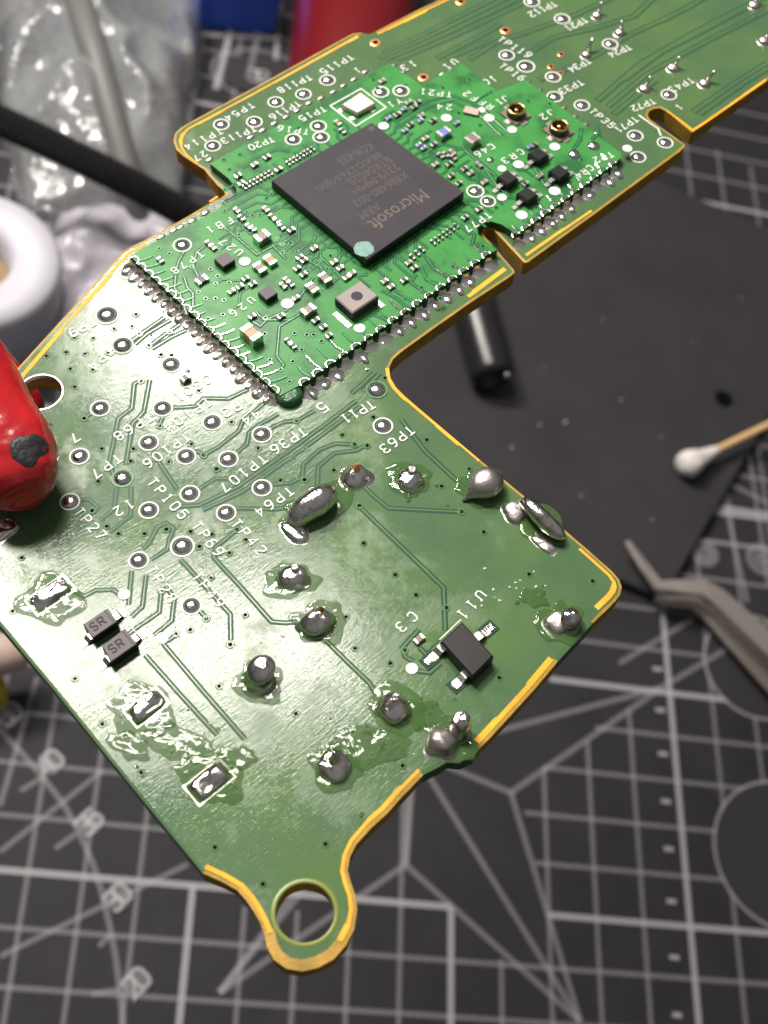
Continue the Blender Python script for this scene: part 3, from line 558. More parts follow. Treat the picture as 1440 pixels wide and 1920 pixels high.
for c in [(715, 1390, 60, 40, 10), (660, 1360, 40, 30, 5), (800, 1320, 30, 25, 5), (1000, 1110, 40, 25, 3), (740, 930, 40, 30, 4), (330, 1400, 60, 40, 6)]: scatter(DROP, 'flux_droplet', *c, 2, 5)
for c in [(980, 1115, 35, 20, 12), (700, 1400, 50, 35, 9), (930, 1130, 20, 15, 4), (480, 1230, 40, 30, 4), (300, 1420, 60, 30, 8)]: scatter(CRUMB, 'flux_crumb', *c, 1.2, 3)
for c in [(310, 1390, 50, 30, 8), (250, 1405, 30, 20, 4), (640, 1400, 40, 30, 5), (330, 640, 40, 30, 6), (690, 660, 20, 15, 5)]: scatter(BEAD, 'solder_bead', *c, 1.6, 3.6)
# ================================================================== the soldered module
MOD = [(245, 481), (385, 611), (525, 742), (562, 722), (740, 598), (917, 475), (933, 468), (897, 440), (895, 428), (907, 417), (922, 415), (941, 421), (969, 440), (1060, 374), (1152, 306), (1164, 296), (1166, 288), (1075, 218), (985, 150), (932, 171), (866, 120), (790, 160),
       (731, 119), (560, 214), (394, 307), (428, 334), (443, 352), (444, 366), (434, 379), (412, 391), (385, 405), (262, 468)]
MOD.reverse()
def rev(p): return list(reversed(p))
module = slab('module_board', rev(bpts(MOD, MH)), [], 0.012, MH, [M_MOD, M_MODS, M_MODS], set(), 0, board)
module['label'] = 'bright green module board soldered flat onto the larger board'
for t in MODTEXT: label(*t, parent=module, h=MH, size=15 if t[2] > 380 else 14)
# bottom corner tab of the module and edge fillets
blob_c = BP(540, 752, 0.05)
tab = MB().lathe([(0.125, 0.0), (0.12, 0.05), (0.105, 0.07), (0.07, 0.076), (0.01, 0.078)], 24); tab.build('corner_tab', M_FR4G, module, True, V3((BP(541, 738, 0.04).x, BP(541, 738, 0.04).y, 0.0)))
# castellated pins: solder fillet climbing each half hole
def pin_mesh():
    mb = MB(); seg = 9; prof = [(0.062, 0.078, 0.0), (0.050, 0.05, 0.012), (0.034, 0.03, 0.03), (0.030, 0.014, 0.06), (0.030, 0.008, MH + 0.004)]
    vs = []
    for r, off, z in prof:
        for k in range(seg):
            t = math.pi * k / (seg - 1) - math.pi / 2; vs.append((off * 0.6 + math.cos(t) * r, math.sin(t) * r * 1.15, z))
    fs = [(i * seg + k, i * seg + k + 1, (i + 1) * seg + k + 1, (i + 1) * seg + k) for i in range(len(prof) - 1) for k in range(seg - 1)]
    mb.add(vs, fs)
    # pad on top of the module and ring of solder round the half hole
    vs = []; fs = []; seg = 12
    for r, z in ((0.055, MH + 0.0015), (0.048, MH + 0.010), (0.034, MH + 0.010), (0.028, MH + 0.002)):
        for k in range(seg): t = math.pi * k / (seg - 1) + math.pi / 2; vs.append((math.cos(t) * r + 0.006, math.sin(t) * r, z))
    for i in range(3):
        for k in range(seg - 1): a = i * seg + k; fs.append((a, a + 1, a + 1 + seg, a + seg))
    mb.add(vs, fs)
    return mb.mesh('castellated_pin', [M_PIN], True)
PIN = pin_mesh()
def pins(x0, y0, x1, y1, n, outward):
    a, b = BP(x0, y0, MH), BP(x1, y1, MH)
    for i in range(n):
        p = a.lerp(b, i / (n - 1)); o = link('castellated_pin', PIN, module, (p.x, p.y, 0)); o.rotation_euler.z = math.atan2(outward.y, outward.x)
        s = random.uniform(0.92, 1.1); o.scale = (s * random.uniform(0.95, 1.25), s * 1.1, 1)
        # solder puddle on the pad of the main board
        if random.random() < 0.9:
            q = p + outward * random.uniform(0.085, 0.11); mb = MB().lathe([(0.042, 0), (0.038, 0.012), (0.026, 0.022), (0.003, 0.026)], 12)
            w = mb.build('pad_solder', M_PIN, module, True, (q.x, q.y, 0.004)); w.rotation_euler.z = math.atan2(outward.y, outward.x); w.scale = (random.uniform(0.9, 1.5), random.uniform(0.7, 1.05), random.uniform(0.7, 1.3))
pins(252, 488, 514, 731, 19, V3((0, -1, 0))); pins(572, 717, 913, 479, 16, V3((1, 0, 0))); pins(968, 441, 1150, 308, 11, V3((1, 0, 0)))
# flush half holes on the far edges
HALF = MB().lathe([(0.04, 0), (0.036, 0.01), (0.02, 0.014), (0.003, 0.014)], 10).mesh('half_hole_pad', [M_TERM], True)
def halfs(pts):
    for x, y in pts:
        o = link('half_hole_pad', HALF, module, BP(x, y, 0) + V3((0, 0, 0.002))); o.scale = (0.62, 1.25, 1)
halfs([(392, 300), (470, 258), (492, 245), (514, 232), (536, 220), (557, 208), (579, 194), (602, 184), (625, 173), (644, 161), (664, 149), (685, 135)])
halfs([(737, 124), (755, 136), (830, 139), (845, 134), (895, 150), (918, 168), (989, 156), (1011, 171), (1057, 203), (1078, 219), (1098, 234), (1120, 249)])
halfs([(302, 445), (325, 433), (338, 427), (360, 415), (385, 400)])
# traces on the module: solder mask ridges with dark gaps
MM = (M_MODG, M_MODT); DA_, DB_ = V3((1, 0, 0)), V3((0, 1, 0))
def mtrace(pts, core=3.2, gap=2.2): return trace(pts, core, gap, MH, MM, module, 0.0028)
ch = dict(L=BP(509, 338, MH), T=BP(697, 229, MH), R=BP(870, 360, MH), B=BP(688, 487, MH))
def ab(a, b): return V3((a, b, MH))
def mtr_ab(P, core=0.013, gap=0.009):
    tz[0] += 0.00001; mb = MB(); mb.ribbon(P, core + 2 * gap, MH + 0.0006 + tz[0], 0); mb.ribbon(P, core, MH + 0.0008 + tz[0], 1, h=0.0028, slope=0.004); return mb.build('trace', list(MM), module)
# bundles leaving the chip on its two near sides
for i in range(15):
    s = i / 14; p = ch['L'].lerp(ch['B'], 0.06 + 0.86 * s); l1 = random.uniform(0.08, 0.16) + 0.05 * (i % 4); l2 = random.uniform(0.16, 0.42)
    q = p + ab(0, -l1) - ab(0, 0); q.z = MH; sgn = -1 if i < 5 else 1
    r_ = V3((q.x + sgn * 0.11, q.y - 0.09, MH)); u = V3((r_.x + sgn * 0.02, r_.y - l2, MH)); mtr_ab([p, q, r_, u])
    link('via', VIAM, module, V3((u.x, u.y, MH)))
for i in range(14):
    s = i / 13; p = ch['B'].lerp(ch['R'], 0.05 + 0.9 * s); l1 = 0.06 + 0.035 * (i % 3); q = V3((p.x + l1, p.y, MH)); r_ = V3((q.x + 0.08, q.y + (0.08 if i > 6 else -0.08), MH)); u = V3((r_.x + random.uniform(0.06, 0.3), r_.y, MH)); mtr_ab([p, q, r_, u])
for i in range(12):
    p = ch['T'].lerp(ch['R'], 0.06 + 0.07 * i); q = V3((p.x, p.y + 0.07, MH)); r_ = V3((q.x - 0.06, q.y + 0.07, MH)); u = V3((r_.x, r_.y + random.uniform(0.05, 0.3), MH)); mtr_ab([p, q, r_, u])
for i in range(9):
    p = ch['L'].lerp(ch['T'], 0.08 + 0.1 * i); q = V3((p.x - 0.05, p.y, MH)); r_ = V3((q.x - 0.06, q.y + 0.06, MH)); u = V3((r_.x - random.uniform(0.04, 0.12), r_.y, MH)); mtr_ab([p, q, r_, u])
for t in [[(540, 580), (500, 600), (488, 612), (470, 600)], [(568, 586), (524, 612), (519, 668), (532, 684), (527, 693)], [(346, 470), (335, 490), (330, 508)], [(345, 520), (352, 540), (362, 550), (362, 575)], [(330, 515), (327, 540), (338, 552), (350, 590)],
          [(420, 425), (455, 455), (482, 478), (510, 462), (540, 450)], [(396, 452), (368, 474), (362, 500), (372, 520)], [(500, 446), (520, 470), (536, 486)], [(790, 290), (830, 270), (870, 280), (930, 330)], [(740, 230), (800, 190), (850, 180), (900, 200), (950, 245)],
          [(745, 240), (805, 200), (850, 190), (896, 212), (940, 255)], [(1075, 280), (1088, 262), (1090, 240)], [(1110, 262), (1122, 250), (1118, 236)], [(1000, 380), (1020, 395), (985, 420)], [(860, 420), (890, 440), (884, 462)], [(800, 485), (815, 505), (840, 520)],
          [(790, 500), (800, 525), (830, 536)], [(780, 515), (770, 530), (800, 552)], [(740, 545), (765, 560), (785, 572)], [(715, 545), (745, 560), (770, 583)], [(700, 590), (720, 598), (735, 606)], [(540, 640), (556, 660)], [(470, 300), (520, 280), (545, 284)], [(455, 315), (480, 300)],
          [(480, 585), (495, 600), (545, 600)], [(560, 480), (600, 500), (620, 540)], [(588, 520), (560, 560)], [(600, 480), (640, 520), (690, 515)], [(950, 300), (1000, 312), (1020, 345)], [(905, 310), (930, 345), (945, 360)]]: mtrace(t)
rt = random.Random(5)
def inside_chip(p): return ch['L'].x - 0.1 < p.x < ch['B'].x + 0.1 and ch['L'].y - 0.1 < p.y < ch['T'].y + 0.1
for i in range(60):
    x, y = rt.uniform(330, 1080), 0; y = rt.uniform(200, 640)
    p = BP(x, y, MH); lo = BP(385, 611, MH).y + 0.12; hi = BP(740, 598, MH).x - 0.14
    if p.y < lo or p.x > hi or inside_chip(p) or p.x < BP(560, 214, MH).x + 0.2 or p.y > BP(1075, 218, MH).y - 0.3 or (p.y < BP(412, 391, MH).y + 0.1 and p.x < BP(412, 391, MH).x + 0.25): continue
    d0 = rt.choice((DA_, DB_, -DA_, -DB_)); e0 = V3((-d0.y, d0.x, 0)) * rt.choice((-1, 1)); l0, l1, l2 = rt.uniform(.08, .25), rt.uniform(.04, .12), rt.uniform(.05, .25)
    P_ = [p, p + d0 * l0, p + d0 * (l0 + l1) + e0 * l1, p + d0 * (l0 + l1 + l2) + e0 * l1]
    if any(inside_chip(q) or q.y < lo or q.x > hi for q in P_): continue
    mtr_ab(P_, 0.011, 0.008); link('via', VIAM, module, P_[-1])
# glossy stubs running in from the pins, some tinned to imitate white glints
for x0, y0, x1, y1, n, dx, dy in [(262, 489, 508, 716, 19, 26, -9), (580, 706, 906, 474, 16, -24, -20), (972, 432, 1146, 304, 11, -16, -14)]:
    for i in range(n):
        t = i / (n - 1); x, y = x0 + (x1 - x0) * t, y0 + (y1 - y0) * t; k = random.uniform(0.5, 1.3)
        P = bpts([(x, y), (x + dx * k * 0.5, y + dy * k * 0.35), (x + dx * k, y + dy * k)], MH); MB().ribbon(P, 0.026, MH + 0.0011 + tz[0], 0, h=0.005, slope=0.009).build('trace', M_MODT if random.random() < 0.6 else M_PAD, module)
for x, y in [(390, 598), (372, 548), (404, 560), (386, 560), (420, 563), (418, 590), (498, 596), (497, 626), (588, 628), (603, 640), (506, 675), (549, 678), (543, 716), (527, 693), (545, 456), (530, 459), (552, 625), (566, 656), (360, 500), (395, 505), (408, 518), (318, 476), (298, 466),
             (430, 530), (448, 440), (473, 404), (500, 372), (520, 448), (575, 628), (620, 480), (640, 470), (760, 560), (790, 540), (825, 560), (850, 500), (880, 488), (905, 462), (870, 385), (930, 390), (1090, 300), (1060, 350), (830, 165), (880, 150), (700, 150), (450, 290), (420, 300),
             (430, 318), (760, 160), (560, 240), (640, 200), (935, 250), (900, 235), (860, 212), (990, 190), (1030, 195), (1090, 250)]: link('via', VIAM, module, BP(x, y, MH))
# ------------------------------------------------------------------ the big processor
CT = MH + 0.115
chip = quad_prism('processor_chip', [(509, 338), (697, 229), (870, 360), (688, 487)], MH + 0.012, CT, M_CHIP, board, 0.006, M_BLACK)  # black side colour stands in for shade on the same resin
chip['label'] = 'large square dark grey processor chip with laser lettering'
def font_text(txt, p0, p1, hgt, m, parent, z, name):
    """p0: centre of the first letter, p1: centre of the last; built-in font turned into a mesh"""
    cu = bpy.data.curves.new('text', 'FONT'); cu.body = txt; cu.resolution_u = 2; cu.size = 1.0
    ob = bpy.data.objects.new('text', cu); COL.objects.link(ob); dg = bpy.context.evaluated_depsgraph_get(); dg.update()
    me = bpy.data.meshes.new_from_object(ob.evaluated_get(dg)); bpy.data.objects.remove(ob)
    xs = [v.co.x for v in me.vertices]; ys = [v.co.y for v in me.vertices]; w = max(xs) - min(xs); d = p1 - p0; Lw = d.length; d.normalize(); up = V3((-d.y, d.x, 0))
    x0, y0 = min(xs), min(ys); hh = max(ys) - y0
    for v in me.vertices:
        u = (v.co.x - x0) / w * Lw; t = ((v.co.y - y0) / hh - 0.5) * hgt
        p = p0 + d * u + up * t; v.co = (p.x, p.y, z)
    me.materials.append(m); return link(name, me, parent)
for txt, x0, y0, x1, y1, hh, m in [('Microsoft', 797, 362, 697, 425, 0.155, M_CHIPL), ('ARM', 712, 385, 675, 407, 0.105, M_CHIPM), ('X886480-002', 764, 326, 665, 384, 0.105, M_CHIPM), ('2219-MMH', 747, 311, 663, 361, 0.105, M_CHIPM), ('BTR04G25', 731, 298, 655, 343, 0.105, M_CHIPM),
                                   ('8EKG27650J00', 713, 287, 593, 355, 0.105, M_CHIPM), ('KOR-KSE', 697, 272, 635, 305, 0.105, M_CHIPM)]:
    font_text(txt, BP(x0, y0, CT), BP(x1, y1, CT), hh, m, chip, CT + 0.0012, 'laser_marking')
P = []
for k in range(30):
    t = 2 * math.pi * k / 30; r = 1 + 0.16 * mnoise.noise(V3((math.cos(t) * 2, math.sin(t) * 2, 3))); P.append(BP(682 + 19 * r * math.cos(t), 467 + 14 * r * math.sin(t), CT))
MB().prism(P, CT + 0.0003, CT + 0.0022).build('paint_mark', M_DOT, chip)
MB().lathe([(0.035, 0), (0.03, 0.0012), (0.0, 0.0012)], 18).build('pin_one_dimple', M_CHIPM, chip, loc=BP(697, 241, CT) + V3((0, 0, 0.0004)))
# ------------------------------------------------------------------ chip parts on the module
small = [(300, 486, DA), (391, 455, DA), (399, 462, DA), (444, 393, DA), (452, 407, DA), (498, 391, DA), (510, 405, DA), (519, 413, DA), (528, 424, DA), (546, 430, DB), (466, 423, DA), (474, 427, DA), (589, 464, DB), (562, 481, DB), (570, 487, DB), (557, 502, DB), (569, 513, DB), (460, 521, DB), (474, 531, DB), (450, 536, DB),
         (434, 545, DB), (537, 524, DA), (531, 534, DA), (545, 531, DA), (555, 557, DB), (592, 599, DB), (606, 612, DB), (617, 628, DB), (473, 592, DB), (527, 592, DB), (540, 638, DA), (549, 647, DA), (626, 490, DB), (638, 501, DB), (650, 519, DB), (660, 511, DB), (721, 526, DB), (733, 536, DB), (758, 524, DB), (766, 491, DB), (777, 501, DB),
         (872, 406, DB), (897, 391, DB), (633, 229, DA), (642, 244, DA), (500, 293, DB), (446, 328, DB), (522, 316, DB), (477, 307, DB), (745, 213, DB), (769, 232, DB), (783, 190, DB), (776, 199, DB), (811, 224, DB), (797, 258, DB), (813, 269, DB), (836, 288, DA), (850, 294, DA), (816, 307, DB), (871, 315, DB), (882, 323, DB), (846, 328, DB), (860, 342, DB),
         (908, 340, DB), (898, 307, DA), (1002, 270, DB), (1012, 328, DB), (985, 343, DB), (898, 390, DB), (765, 190, DB), (848, 284, DA), (452, 342, DB), (708, 165, DB), (716, 150, DB), (790, 215, DB), (826, 290, DA), (842, 306, DB)]
for x, y, d in small: chip_part(x, y, 15 + random.uniform(-1, 1), 9.5, 0.030, d, module, MH, M_DARKC if random.random() < .6 else M_CERA, 'resistor')
for x, y, d in [(757, 203, DB), (728, 220, DB), (788, 224, DB), (759, 243, DB), (785, 270, DB), (794, 276, DB), (856, 229, DB), (993, 274, DB)]: chip_part(x, y, 13, 8, 0.03, d, module, MH, M_BLUE, 'inductor_chip')
for i in range(8): chip_part(540 + i * 6.6, 305 - i * 3.9, 12, 5, 0.026, DA, module, MH, M_DARKC, 'resistor')
for i in range(8): chip_part(458 + i * 7, 350 - i * 3.9, 13, 5, 0.026, DA, module, MH, M_DARKC, 'resistor')
for i in range(7): chip_part(812 + i * 7.2, 453 - i * 5.2, 13, 5, 0.026, DA, module, MH, M_DARKC, 'resistor')
for i in range(3): chip_part(773 + i * 9, 480 - i * 7, 14, 6.5, 0.026, DA, module, MH, M_DARKC, 'resistor')
for x, y, l, w, hh, d, m in [(491, 441, 29, 20, 0.075, DB, M_CERA), (506, 486, 25, 18, 0.05, DA, M_CERO), (487, 500, 25, 18, 0.05, DA, M_CERA), (585, 538, 25, 17, 0.055, DA, M_CERA), (609, 519, 25, 17, 0.055, DA, M_CERA), (578, 579, 28, 18, 0.06, DB, M_CERA), (471, 622, 40, 24, 0.11, DA, M_CERO),
                             (832, 246, 27, 18, 0.065, DB, M_BLUE), (886, 258, 26, 22, 0.085, DB, M_CERA), (378, 523, 24, 16, 0.035, DB, M_DARKC)]: chip_part(x, y, l, w, hh, d, module, MH, m, 'capacitor')
for x, y, s in [(421, 486, 0.135), (502, 548, 0.125)]:
    c = BP(x, y, MH + 0.07); mb = MB(); box_ab(mb, c, s, s * 1.05, MH + 0.006, MH + 0.07, 0, 0.005); mb.m = [1 if i < 4 else 0 for i in range(len(mb.m))]; mb.build('regulator_chip', [M_DIODE, M_BLACK], module)  # grey top over black sides, the shade painted in as colour
ind = quad_prism('power_inductor', [(628, 557), (676, 525), (710, 554), (661, 587)], MH + 0.01, MH + 0.115, M_FERR, board, 0.012, M_CHIP); ind['label'] = 'square grey power inductor beside the large chip corner'  # sides take a darker colour in place of shade
MB().lathe([(0.055, 0), (0.05, 0.001), (0.0, 0.001)], 16).build('centre_mark', M_CHIP, ind, loc=BP(669, 555, MH + 0.115) + V3((0, 0, 0.0008)))
pad_flat(642, 600, 0.22, 0.06, module, M_SOLDM, d=DA, h=MH); pad_flat(712, 570, 0.1, 0.05, module, M_SOLDM, d=DA, h=MH)
# crystal can in its printed frame
cry = quad_prism('crystal', [(640, 196), (676, 172), (705, 193), (670, 212)], MH + 0.008, MH + 0.06, M_CAN, board, 0.010); cry['label'] = 'small silver crystal can inside a white printed frame'
MB().ribbon(bpts([(619, 199), (677, 167), (724, 202), (667, 237)], MH), RC(670, 200, 2.6), MH + 0.005, closed=True).build('silkscreen_frame', M_SILK, module)
for x, y in [(640, 207), (660, 222), (698, 207)]: pad_flat(x, y, 0.06, 0.06, module, h=MH)
# coaxial antenna sockets
for i, (x, y) in enumerate([(967, 214), (1047, 245)]):
    c = BP(x, y, MH + 0.02); e = empty('antenna_socket'); e.parent = board; e.location = (c.x, c.y, MH); e['label'] = ['round antenna socket beside the J1 print', 'round antenna socket beside the J2 print'][i]
    mb = MB(); box_ab(mb, V3((0, 0, 0)), 0.24, 0.22, 0.002, 0.02, 0, 0.004); mb.build('base', M_CERA, e)
    seg = 28; pr = [(0.098, 0.02), (0.098, 0.085), (0.090, 0.098), (0.078, 0.098), (0.072, 0.09), (0.072, 0.03)]
    vs = [(r * math.cos(2 * math.pi * k / seg), r * math.sin(2 * math.pi * k / seg), z) for r, z in pr for k in range(seg)]; fs = [(j * seg + k, j * seg + (k + 1) % seg, (j + 1) * seg + (k + 1) % seg, (j + 1) * seg + k) for j in range(5) for k in range(seg)]
    mb = MB().add(vs, fs); mb.m = [1 if 1 <= j // seg <= 3 else 0 for j in range(len(mb.m))]; mb.build('shell', [M_DARKC, M_CGOLD], e, True)
    MB().lathe([(0.072, 0.022), (0.03, 0.03), (0.024, 0.035), (0.022, 0.075), (0.012, 0.085), (0.002, 0.086)], 16).build('centre_pin', M_CGOLD, e, True)
    for dx, dy in ((-0.13, 0.02), (0.13, -0.02), (0.02, -0.13)):
        mb = MB(); box_ab(mb, V3((dx, dy, 0)), 0.07, 0.08, 0.001, 0.012, 0, 0.003); mb.build('foot', M_TERM, e)
# four black transistors
for x, y in [(1010, 288), (952, 332), (1049, 321), (989, 363)]:
    c = BP(x, y, MH + 0.09); t = empty('small_transistor'); t.parent = board; t.location = (c.x, c.y, MH); t['label'] = 'small black transistor in the group of four by the antenna sockets'
    mb = MB(); box_ab(mb, V3((0, 0, 0)), 0.155, 0.15, 0.012, 0.09, 0, 0.012); mb.build('body', M_BLACK, t)
    for dx, dy in ((0.0, -0.13), (-0.045, 0.11), (0.045, 0.11)):
        mb = MB(); box_ab(mb, V3((dx, dy * 0.75, 0)), 0.045, 0.07, 0.03, 0.042); box_ab(mb, V3((dx, dy * 1.15, 0)), 0.05, 0.09, 0.003, 0.014, 0, 0.004); mb.build('lead', M_TERM, t)
for x, y, r in [(1077, 290, 12), (1113, 274, 12), (919, 300, 8)]:
    o = link('solder_dome', DOME, module, BP(x, y, MH)); q = RC(x, y, r); o.scale = (q, q, q * 1.1)
for x, y, r in [(837, 222, 10), (917, 222, 10), (960, 244, 9), (1040, 276, 10), (972, 309, 10), (941, 317, 8), (1040, 359, 11), (978, 404, 11), (941, 371, 9), (719, 237, 10), (1176, 279, 9), (539, 570, 12), (459, 491, 11), (674, 616, 11), (903, 207, 7)]:
    MB().lathe([(1, 0), (0.95, 0.03)], 20).build('silkscreen_dot', M_SILK, module, loc=BP(x, y, MH) + V3((0, 0, 0.007))).scale = (RC(x, y, r),) * 3
for x, y, r in [(597, 237, 16), (550, 262, 16), (602, 258, 16), (714, 173, 16), (752, 171, 16), (891, 359, 17), (915, 378, 15), (342, 460, 18)]: test_pad(x, y, r, MH, module)
pad_flat(884, 208, 0.1, 0.16, module, M_CAN, V3((0.5, -0.86, 0)), MH + 0.02, 'filter_part')
# ------------------------------------------------------------------ header pins hanging below the board
for x, y in [(1118, 362), (1135, 350), (1150, 338)]:
    a = BP(x - 18, y - 22, 0); mb = tube([V3((a.x, a.y, -TH)), V3((a.x + 0.02, a.y, -TH - 0.28))], [0.03, 0.028], 8); mb.build('pin_stub', M_TERM, board)
# ================================================================== THE RED CLIP that holds the board
clip = empty('alligator_clip', BM); tag(clip, 'red sleeved alligator clip gripping the left edge of the circuit board', 'clip')
M_RED = mat('red_vinyl_sleeve', (0.50, 0.014, 0.018), 0.2, spec=0.6); add_bump(M_RED, [((1, 1, 1), 2.2, 2, 0.45), ((1, 1, 1), 8, 2, 0.08)], 0.09); vary(M_RED, [(0.35, (0.30, 0.007, 0.010)), (0.65, (0.44, 0.013, 0.016))], 3, 3)
M_JAW = mat('black_jaw', (0.03, 0.028, 0.032), 0.5, 0.4); add_bump(M_JAW, [((1, 1, 1), 14, 3, 0.5)], 0.03)
def clip_half(path, name, seed):
    path2 = []
    for a_, b_ in zip(path, path[1:]): path2 += [tuple(u + (w - u) * k / 5 for u, w in zip(a_, b_)) for k in range(5)]
    o = body(path2 + [path[-1]], name, M_RED, clip, 60, 0.85, 0); me = o.data
    for v in me.vertices:
        c = v.co; v.co = c + mnoise.noise_vector(c * 2.2 + V3((seed, 0, 0))) * 0.03 + mnoise.noise_vector(c * 6 + V3((seed, 3, 0))) * 0.006
    return o
up = [(-260, 400, 0.95, 82), (-190, 520, 0.80, 84), (-130, 618, 0.66, 86), (-75, 705, 0.55, 88), (-28, 780, 0.46, 90), (6, 838, 0.40, 90), (26, 876, 0.36, 86), (40, 905, 0.34, 76), (49, 926, 0.32, 58), (54, 938, 0.31, 32), (56, 944, 0.31, 5)]
clip_half(up, 'upper_sleeve', 1)
lowp = [(-230, 470, -0.95, 78), (-120, 600, -0.75, 80), (-60, 680, -0.62, 80), (-10, 735, -0.56, 78), (25, 775, -0.52, 66), (45, 800, -0.5, 40), (52, 810, -0.5, 6)]
clip_half(lowp, 'lower_sleeve', 5)
# torn patch showing the jaw, lying on the sleeve
from mathutils.bvhtree import BVHTree
usl = [o for o in clip.children if o.name.startswith('upper_sleeve')][0]
bvh = BVHTree.FromPolygons([v.co.copy() for v in usl.data.vertices], [tuple(q.vertices) for q in usl.data.polygons])
mb = MB(); seg = 30; vs = []
for rr, dz in ((1.0, -0.01), (0.92, 0.005), (0.6, 0.005), (0.3, 0.005), (0.05, 0.005)):
    for k in range(seg):
        t = 2 * math.pi * k / seg; n = 1 + 0.3 * mnoise.noise(V3((math.cos(t) * 1.4, math.sin(t) * 1.4, 9)))
        u, w_ = 37 * rr * n * math.cos(t), 25 * rr * n * math.sin(t); p = BP(48 + u * 0.86 + w_ * 0.5, 834 - u * 0.5 + w_ * 0.86, 0.70)
        hit = bvh.ray_cast(V3((p.x, p.y, 3)), V3((0, 0, -1)))[0]; vs.append((p.x, p.y, (hit.z if hit else 0.6) + dz))
fs = [(i * seg + k, i * seg + (k + 1) % seg, (i + 1) * seg + (k + 1) % seg, (i + 1) * seg + k) for i in range(4) for k in range(seg)] + [tuple(4 * seg + k for k in range(seg))]
mb.add(vs, fs).build('exposed_jaw', M_JAW, clip, True)
# ================================================================== THE CUTTING MAT
M_MAT = mat('black_mat', (0.042, 0.040, 0.044), 0.62, spec=0.25); add_bump(M_MAT, [((1, 1, 1), 30, 4, 0.4)], 0.02); vary(M_MAT, [(0.3, (0.019, 0.018, 0.021)), (0.7, (0.028, 0.026, 0.031))], 0.8, 5)
def ink(name, fac):
    m = bpy.data.materials.new(name); m.use_nodes = True; nt = m.node_tree; b = nt.nodes['Principled BSDF']; b.inputs['Base Color'].default_value = (0.62, 0.60, 0.64, 1); b.inputs['Roughness'].default_value = 0.6
    b.inputs['Alpha'].default_value = fac; return m
M_INK = ink('grey_print', 0.19); M_INKB = ink('white_print', 0.44)
matob = MB().prism([V3((-22, -14, 0)), V3((26, -14, 0)), V3((26, 46, 0)), V3((-22, 46, 0))], -0.3, 0.0, 0, bev=0.05).build('cutting_mat', M_MAT)
tag(matob, 'black cutting mat printed with a white grid and star, under everything', 'cutting mat')
lz = [0.004]
def line(P, w=0.11, bright=False, name='printed_line', closed=False):
    lz[0] += 0.00035; return MB().ribbon(P, w * 0.84, lz[0], closed=closed).build(name, M_INKB if bright else M_INK, matob)
def pline(pts, w=0.13, bright=False, name='printed_line'): return line([MP(x, y) for x, y in pts], w, bright, name)
for k in range(-12, 13):                                # grid columns, cut out by the printed star and circles
    br = k % 5 == 0
    segs = {-1: (-3, 2.6), 0: (-3, 0.0), 1: (-3, -0.9), 2: (-3, 3.0), 3: (-3, 3.7), 4: (-3, 4.5), 5: (-3, 18), 6: (-3, 18), -2: (-3, -0.6), -5: (-3, 0.02), -4: (-3, -0.3), -3: (-3, -0.3)}.get(k)
    if segs: line([V3((k, segs[0], 0)), V3((k, segs[1], 0))], 0.155 if br else 0.12, br)
    elif k < -5: line([V3((k, -3, 0)), V3((k, 26, 0))], 0.155 if br else 0.115, br)
    else: line([V3((k, -3, 0)), V3((k, 23 - (k - 6) * 0.4, 0))], 0.155 if br else 0.115, br)
    if -5 <= k <= 6 and k not in (5, 6): line([V3((k, 9.0 if k > 0 else 20, 0)), V3((k, 24.5, 0))], 0.12 if not br else 0.155, br)
for k in range(-3, 25):
    br = k % 5 == 0
    a, b = {0: (-12, 0.0), 1: (-12, -4), 2: (-12, -5), 3: (-12, -6), 4: (-12, -6), 5: (-12, -6)}.get(k, (-12, 12))
    line([V3((a, k, 0)), V3((b, k, 0))], 0.155 if br else 0.12, br)
    if k in (0, 1, 2, 3, 4, 5): line([V3(({0: 2.0, 1: 1.75, 2: 1.55, 3: 2.0, 4: 3.2, 5: 2.2}[k], k, 0)), V3((9, k, 0))], 0.155 if br else 0.12, br)
C0 = MP(777, 1413); 
for tip, i1, i2 in [((1240, 1290), (957, 1487), None), ((1087, 1916), (957, 1487), (760, 1622)), ((411, 1862), (760, 1622), (575, 1640))]:
    line([MP(*tip), C0], 0.14)
    for q in (i1, i2):
        if q: pline([tip, q], 0.14)
line([MP(957, 1487), C0], 0.14); line([MP(760, 1622), C0], 0.14); pline([(760, 1622), (766, 1472)], 0.14)
pline([(0, 1369), (38, 1410), (80, 1458), (119, 1508), (150, 1565), (174, 1620), (192, 1678), (206, 1738), (216, 1790), (223, 1843), (232, 1930)], 0.13, name='printed_arc')
for a, b in [((0, 1598), (192, 1446)), ((0, 1794), (352, 1621)), ((38, 1484), (84, 1456)), ((103, 1592), (143, 1564)), ((0, 1512), (70, 1271)), ((185, 1775), (206, 1755)), ((172, 1865), (225, 1856))]: pline([a, b], 0.12)
def circ(cx, cy, r, n=48, name='printed_circle', w=0.14):
    c = MP(cx, cy); rr = (MP(cx + r, cy) - c).length; line([V3((c.x + rr * math.cos(2 * math.pi * k / n), c.y + rr * math.sin(2 * math.pi * k / n), 0)) for k in range(n)], w, False, name, True); return c, rr
M_DISC = mat('dark_print', (0.020, 0.019, 0.021), 0.62)
for cx, cy, r in [(1468, 1604, 122), (1416, 1250, 90)]:
    c, rr = circ(cx, cy, r); lz[0] += 0.0003; MB().add([(c.x + rr * math.cos(2 * math.pi * k / 40), c.y + rr * math.sin(2 * math.pi * k / 40), lz[0] + 0.001) for k in range(40)], [tuple(range(40))]).build('printed_disc', M_DISC, matob); circ(cx, cy, r, w=0.18)
